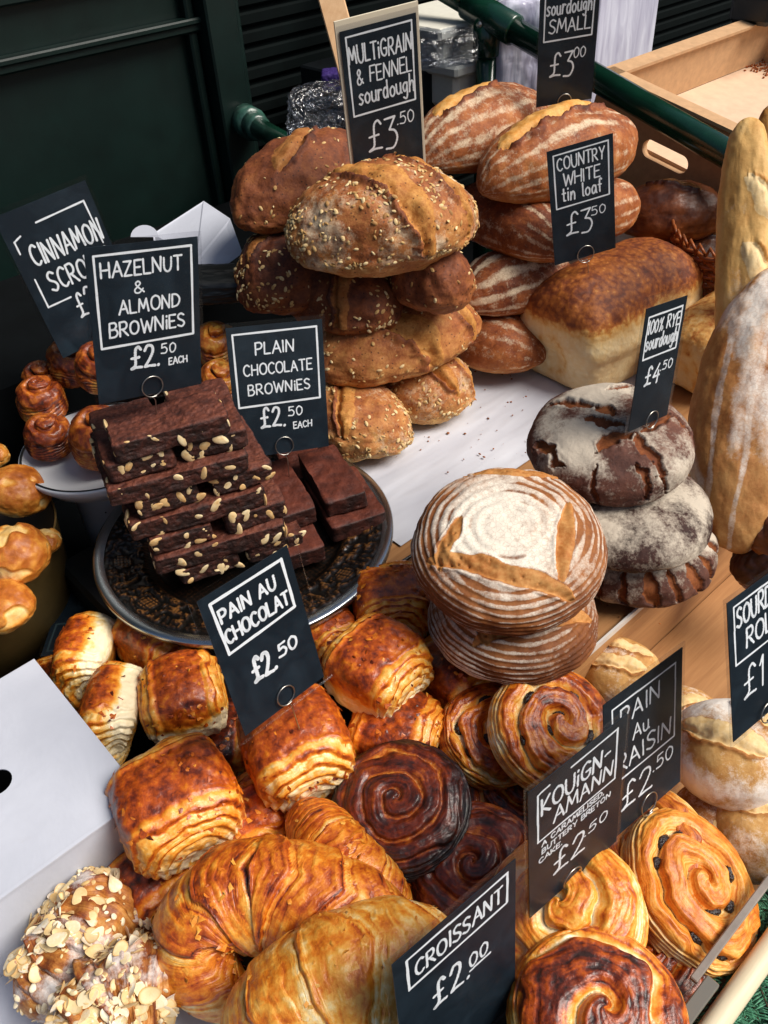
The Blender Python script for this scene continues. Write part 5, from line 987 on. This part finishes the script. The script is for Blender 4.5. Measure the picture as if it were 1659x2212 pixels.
# ------------------------------------------------------------------ croissants
GCR = 'butter croissants at the front'
def cro(label, px, z, rad, seed, **kw):
    o = croissant('croissant', [P(u, v, zz) for (u, v), zz in zip(px, z if hasattr(z, '__len__') else [z] * len(px))], rad, seed, **kw); flakes(o, 110 if rad > .04 else 45, seed, base=kw.get('bake0', .5) - .08, lo=-.2); tag(o, label, 'croissant', GCR); return o
cro('croissant deep in the heap between pain au chocolat and croissants', [(520, 1930), (570, 1850), (640, 1820), (720, 1850)], -.07, .03, 601, K=3)
cro('slim croissant with a pale shoulder, behind the big croissant', [(640, 1752), (690, 1800), (750, 1860), (815, 1920), (880, 1990)], [-.01, .005, .01, 0, -.02], .031, 602, mid=.42, bake0=.58, pale=.35)
cro('big curled croissant with dark glossy bands, left of the croissant sign', [(560, 2165), (450, 2095), (425, 1990), (530, 1940), (660, 1950), (790, 1985), (900, 2030)], [-.035, -.01, .0, .015, .02, .01, -.01], .047, 603, K=3.6, mid=.55, nt_=260, nth=100, bake0=.58, dark=.22, twist=1.3, step=.13)
cro('pale golden croissant nearest the viewer behind the croissant sign', [(520, 2300), (620, 2190), (750, 2110), (880, 2060), (990, 2050)], [.0, .03, .045, .045, .03], .05, 604, K=2.2, bake0=.7, dark=.16, pale=.25, mid=.45, lamk=.8, step=.09, nt_=240, nth=100)
cro('croissant tip in shadow below the dark caramelised swirl', [(740, 1990), (800, 2010), (900, 2010), (980, 1990)], -.08, .03, 605)
# ------------------------------------------------------------------ swirls
def swirl(name, label, cat, grp, u, v, z, R_, H_, seed, up, x=IR, **kw):
    p = P(u, v, z); o = spiral(name, R_, H_, seed, **kw); place(o, p, x, up(p) if callable(up) else up); tag(o, label, cat, grp); return o
tk = lambda a, b=0, c=0: (lambda p: unit(UP + a * tocam(p) + b * IR + c * IF))
GK, GR = 'caramelised Breton swirls', 'raisin swirls'
swirl('kouign_amann', 'dark burnt sugar swirl in the middle of the heap', 'kouign amann', GK, 866, 1748, -.008, .074, .045, 701, tk(.35, -.2), mat='kouign', turns=3.2, bake0=.55, cream=.3, dark=.14, groove=.005, sidepale=.2, rim=.5)
swirl('kouign_amann', 'dark swirl in the gap behind the croissant sign', 'kouign amann', GK, 1025, 1885, -.035, .07, .05, 702, tk(.4, -.1), mat='kouign', turns=2.6, bake0=.5, cream=.2, dark=.1, groove=.007)
swirl('kouign_amann', 'shadowed swirl lowest between the croissants and signs', 'kouign amann', GK, 930, 1960, -.085, .065, .05, 703, tk(.2), mat='kouign', turns=2.6, bake0=.45, cream=.2)
swirl('raisin_swirl', 'raisin swirl leaning at the left behind the large one', 'pain au raisin', GR, 1062, 1592, -.045, .064, .05, 711, tk(.7, .6), mat='pastry', turns=2.1, bake0=.62, dark=.26, raisins=5, cream=.3, groove=.011)
swirl('raisin_swirl', 'large glossy raisin swirl behind the kouign-amann sign', 'pain au raisin', GR, 1192, 1580, -.005, .074, .05, 712, tk(.9, .75), mat='pastry', turns=2.0, bake0=.64, dark=.28, raisins=7, cream=.3, groove=.012)
swirl('raisin_swirl', 'raisin swirl under the raisin sign with a fat raisin at its edge', 'pain au raisin', GR, 1385, 1838, -.03, .068, .05, 713, tk(.3, -.3), mat='pastry_pale', turns=2.3, bake0=.5, dark=.2, raisins=5, groove=.011)
swirl('raisin_swirl', 'pale golden raisin swirl leaning on the acrylic guard', 'pain au raisin', GR, 1486, 1920, -.025, .077, .046, 714, tk(1.1, 1.05), x=unit(IR + .3 * IF), mat='pastry_pale', turns=2.15, bake0=.6, dark=.16, raisins=9, cream=.2, groove=.012, ecc=.86)
swirl('raisin_swirl', 'folded orange swirl below the kouign-amann sign', 'pain au raisin', GR, 1222, 1975, .0, .072, .055, 715, tk(.5, -.3), mat='pastry', turns=2.0, bake0=.68, dark=.16, groove=.010)
swirl('raisin_swirl', 'dark glazed swirl with a pale heart at the bottom of the picture', 'pain au raisin', GR, 1290, 2205, .01, .073, .055, 716, tk(.4, .1), mat='pastry', turns=1.5, bake0=.5, dark=.26, cream=.5, groove=.010)
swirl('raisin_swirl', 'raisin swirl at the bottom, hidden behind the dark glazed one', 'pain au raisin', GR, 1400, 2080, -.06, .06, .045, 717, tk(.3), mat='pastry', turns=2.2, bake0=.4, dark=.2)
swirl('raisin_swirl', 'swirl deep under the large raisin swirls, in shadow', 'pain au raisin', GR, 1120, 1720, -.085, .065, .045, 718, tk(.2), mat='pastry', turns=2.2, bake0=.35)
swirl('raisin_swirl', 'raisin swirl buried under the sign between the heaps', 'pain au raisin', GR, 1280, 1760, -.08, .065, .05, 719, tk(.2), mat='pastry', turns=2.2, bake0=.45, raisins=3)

# ------------------------------------------------------------------ price signs
sign('CINNAMON SCROLLS price sign leaning at the far left', (.437, 1.165, .298), .143, .227, -5.5, -6.4, -4.1, [('CINNAMON', .56, .63, .13, .78), ('SCROLLS', .58, .44, .13, .72), ('£2.50', .62, .2, .17, .5)], [[(.36, .88), (.9, .89)], [(.9, .89), (.92, .6)], [(.08, .82), (.08, .74)], [(.08, .82), (.16, .84)], [(.1, .56), (.1, .36)], [(.1, .36), (.36, .36)]], ringon=True, ring=(.5, .05))
sign('HAZELNUT & ALMOND BROWNIES price sign on the tall brownie stack', (.367, .81, .372), .131, .184, -.3, 10.6, -6.5, [('HAZELNUT', .48, .81, .088, .72), ('&', .44, .695, .07, .1), ('ALMOND', .53, .575, .085, .56), ('BROWNiES', .5, .435, .088, .7), ('£2.', .45, .2, .14, .27), ('50', .68, .27, .065, .14), ('EACH', .77, .185, .045, .18)], rect(.07, .37, .93, .95), ring=(.5, .06), rr=.0125)
sign('PLAIN CHOCOLATE BROWNIES price sign on the ornate plate', (.532, .826, .202), .135, .186, -15.1, 7.4, -21.8, [('PLAIN', .48, .785, .085, .4), ('CHOCOLATE', .5, .635, .08, .72), ('BROWNiES', .5, .485, .08, .66), ('£2.', .4, .22, .15, .26), ('50', .65, .29, .07, .15), ('EACH', .72, .185, .05, .2)], rect(.06, .40, .93, .95), ring=(.5, .06), rr=.0125)
sign('PAIN AU CHOCOLAT price sign tilted over the pastries', (.258, .488, .198), .119, .175, -11.5, 1.3, 2.1, [('PAIN AU', .46, .79, .085, .62), ('CHOCOLAT', .5, .645, .088, .72), ('£2.', .4, .29, .155, .26), ('50', .7, .34, .085, .22)], [[(.1, .94), (.9, .94)], [(.9, .94), (.9, .6)], [(.9, .6), (.12, .58)], [(.12, .58), (.1, .94)]], ring=(.52, .08), margin=(.07, .09, .04, .04), rr=.0105, lw=.0026)
sign('MULTIGRAIN & FENNEL sourdough price sign on the seeded loaves', (.809, .9, .482), .11, .214, 7, -5, -19.6, [('MULTiGRAIN', .5, .8, .1, .84), ('& FENNEL', .53, .67, .09, .74), ('sourdough', .54, .545, .105, .76), ('£3', .43, .22, .19, .42), ('.50', .77, .35, .075, .24)], rect(.07, .48, .93, .965), ring=(.5, .03), cream=True, rr=.0145, lw=.0019)
sign('sourdough SMALL price sign cut by the top of the picture', (1.233, 0.931, 0.478), 0.101, 0.198, 5.6, -3.1, -34.1, [('sourdough', .5, .73, .11, .76), ('SMALL', .52, .59, .1, .7), ('£3', .42, .24, .19, .42), ('00', .72, .37, .08, .2)], rect(.09, .53, .91, .95), ring=(.5, .02), rr=.0115, lw=.0019)
sign('COUNTRY WHITE tin loaf price sign on the tall tin loaf', (1.074, 0.760, 0.310), 0.107, 0.188, -.7, -8.4, -30.3, [('COUNTRY', .5, .82, .1, .72), ('WHITE', .5, .68, .1, .56), ('tin loaf', .5, .55, .115, .62), ('£3', .42, .24, .19, .42), ('50', .74, .36, .075, .22)], rect(.09, .5, .92, .955), ring=(.5, .03), rr=.0135, lw=.0018)
sign('100% RYE Sourdough price sign on the rye pile', (.786, .433, .29), .081, .163, -5.1, 6.1, -5.8, [('100% RYE', .5, .79, .1, .78), ('sourdough', .5, .66, .11, .78), ('£4', .4, .36, .15, .36), ('.50', .74, .44, .075, .3)], rect(.09, .59, .91, .93), margin=(.06, .07, .02, .08), ring=(.55, .03), rr=.011, lw=.0018)
sign('SOURDOUGH ROLL price sign cut by the right edge of the picture', (.571, .16, .203), .12, .157, -17, 1.3, -5.7, [('SOURDOUGH', .5, .79, .13, .8), ('ROLL', .42, .61, .13, .42), ('£1', .28, .25, .22, .26), ('00', .58, .38, .1, .2)], rect(.07, .54, .94, .95), ring=(.42, .03), rr=.010, lw=.0017)
sign('PAIN Au RAISIN price sign half hidden by the kouign-amann sign', (.478, .208, .095), .125, .174, -14.9, 6.5, -3.4, [('PAIN', .45, .775, .115, .5), ('Au', .45, .615, .1, .2), ('RAISIN', .5, .455, .115, .7), ('£2', .38, .16, .17, .4), ('.50', .74, .26, .09, .28)], rect(.1, .4, .9, .93), ring=(.53, .06), rr=.0125, lw=.0017)
sign('KOUIGN-AMANN price sign, a caramelised buttery Breton cake', (.356, .197, .126), .121, .19, -5.3, .1, -4.8, [('KOUiGN-', .48, .765, .115, .7), ('AMANN', .56, .635, .1, .62), ('A CARAMELISED,', .46, .525, .036, .66), ('BUTTERY BRETON', .5, .465, .036, .74), ('CAKE.', .22, .405, .036, .24), ('£2', .42, .2, .17, .34), ('.50', .72, .3, .075, .26)], [[(.42, .94), (.9, .95)], [(.9, .95), (.91, .58)], [(.91, .58), (.09, .58)], [(.09, .58), (.09, .93)], [(.09, .93), (.2, .94)]], ring=(.45, .06), rr=.0118, lw=.0019)
sign('CROISSANT price sign nearest the viewer at the bottom', (.202, .183, .095), .142, .203, -7.8, 4.8, -2.6, [('CROISSANT', .515, .815, .09, .72), ('£2.', .42, .5, .17, .3), ('00', .66, .56, .085, .16)], rect(.1, .77, .92, .96) + [[(.58, .54), (.76, .54)]], margin=(.05, .09, .03, .04), ringon=False, lw=.0021)

# ------------------------------------------------------------------ crumbs and loose flakes
def scatter(name, label, spots, n, seed, col, z, rmax):
    r = np.random.default_rng(seed); mm = MB(); d_, F_ = S(2); F_ = F_.tolist()
    for _ in range(n):
        u, v, su, sv = spots[int(r.integers(len(spots)))]; p_ = P(u + r.normal(0, su), v + r.normal(0, sv), z); k_ = r.uniform(.25, 1) ** 2 * rmax; mm.add(p_ + [0, 0, k_ * .4] + d_ * k_ * r.uniform(.5, 1.2, 3) * [1, 1, .6], F_, r.uniform())
    o = mm.obj(name, col, None, True); tag(o, label, 'crumbs', None, 'stuff')
M['crumb'] = plain('crust crumbs', '8a4f22', .8, nscale=300, namt=.5)
scatter('crumbs', 'crust crumbs lying on the white baking paper', [(1000, 950, 90, 60), (930, 930, 60, 30), (1090, 880, 60, 60)], 90, 5, M['crumb'], .0095, .0028)
scatter('crumbs', 'brown crumbs on the wooden shelf edge beside the round loaves', [(1330, 1300, 60, 30), (1440, 1250, 40, 25)], 40, 6, M['crumb'], .001, .0018)
scatter('crumbs', 'dark chocolate crumbs on the ornate plate', [(560, 1230, 120, 40), (760, 1130, 40, 40), (330, 1230, 60, 60)], 70, 7, M['brownie'], .024, .0028)
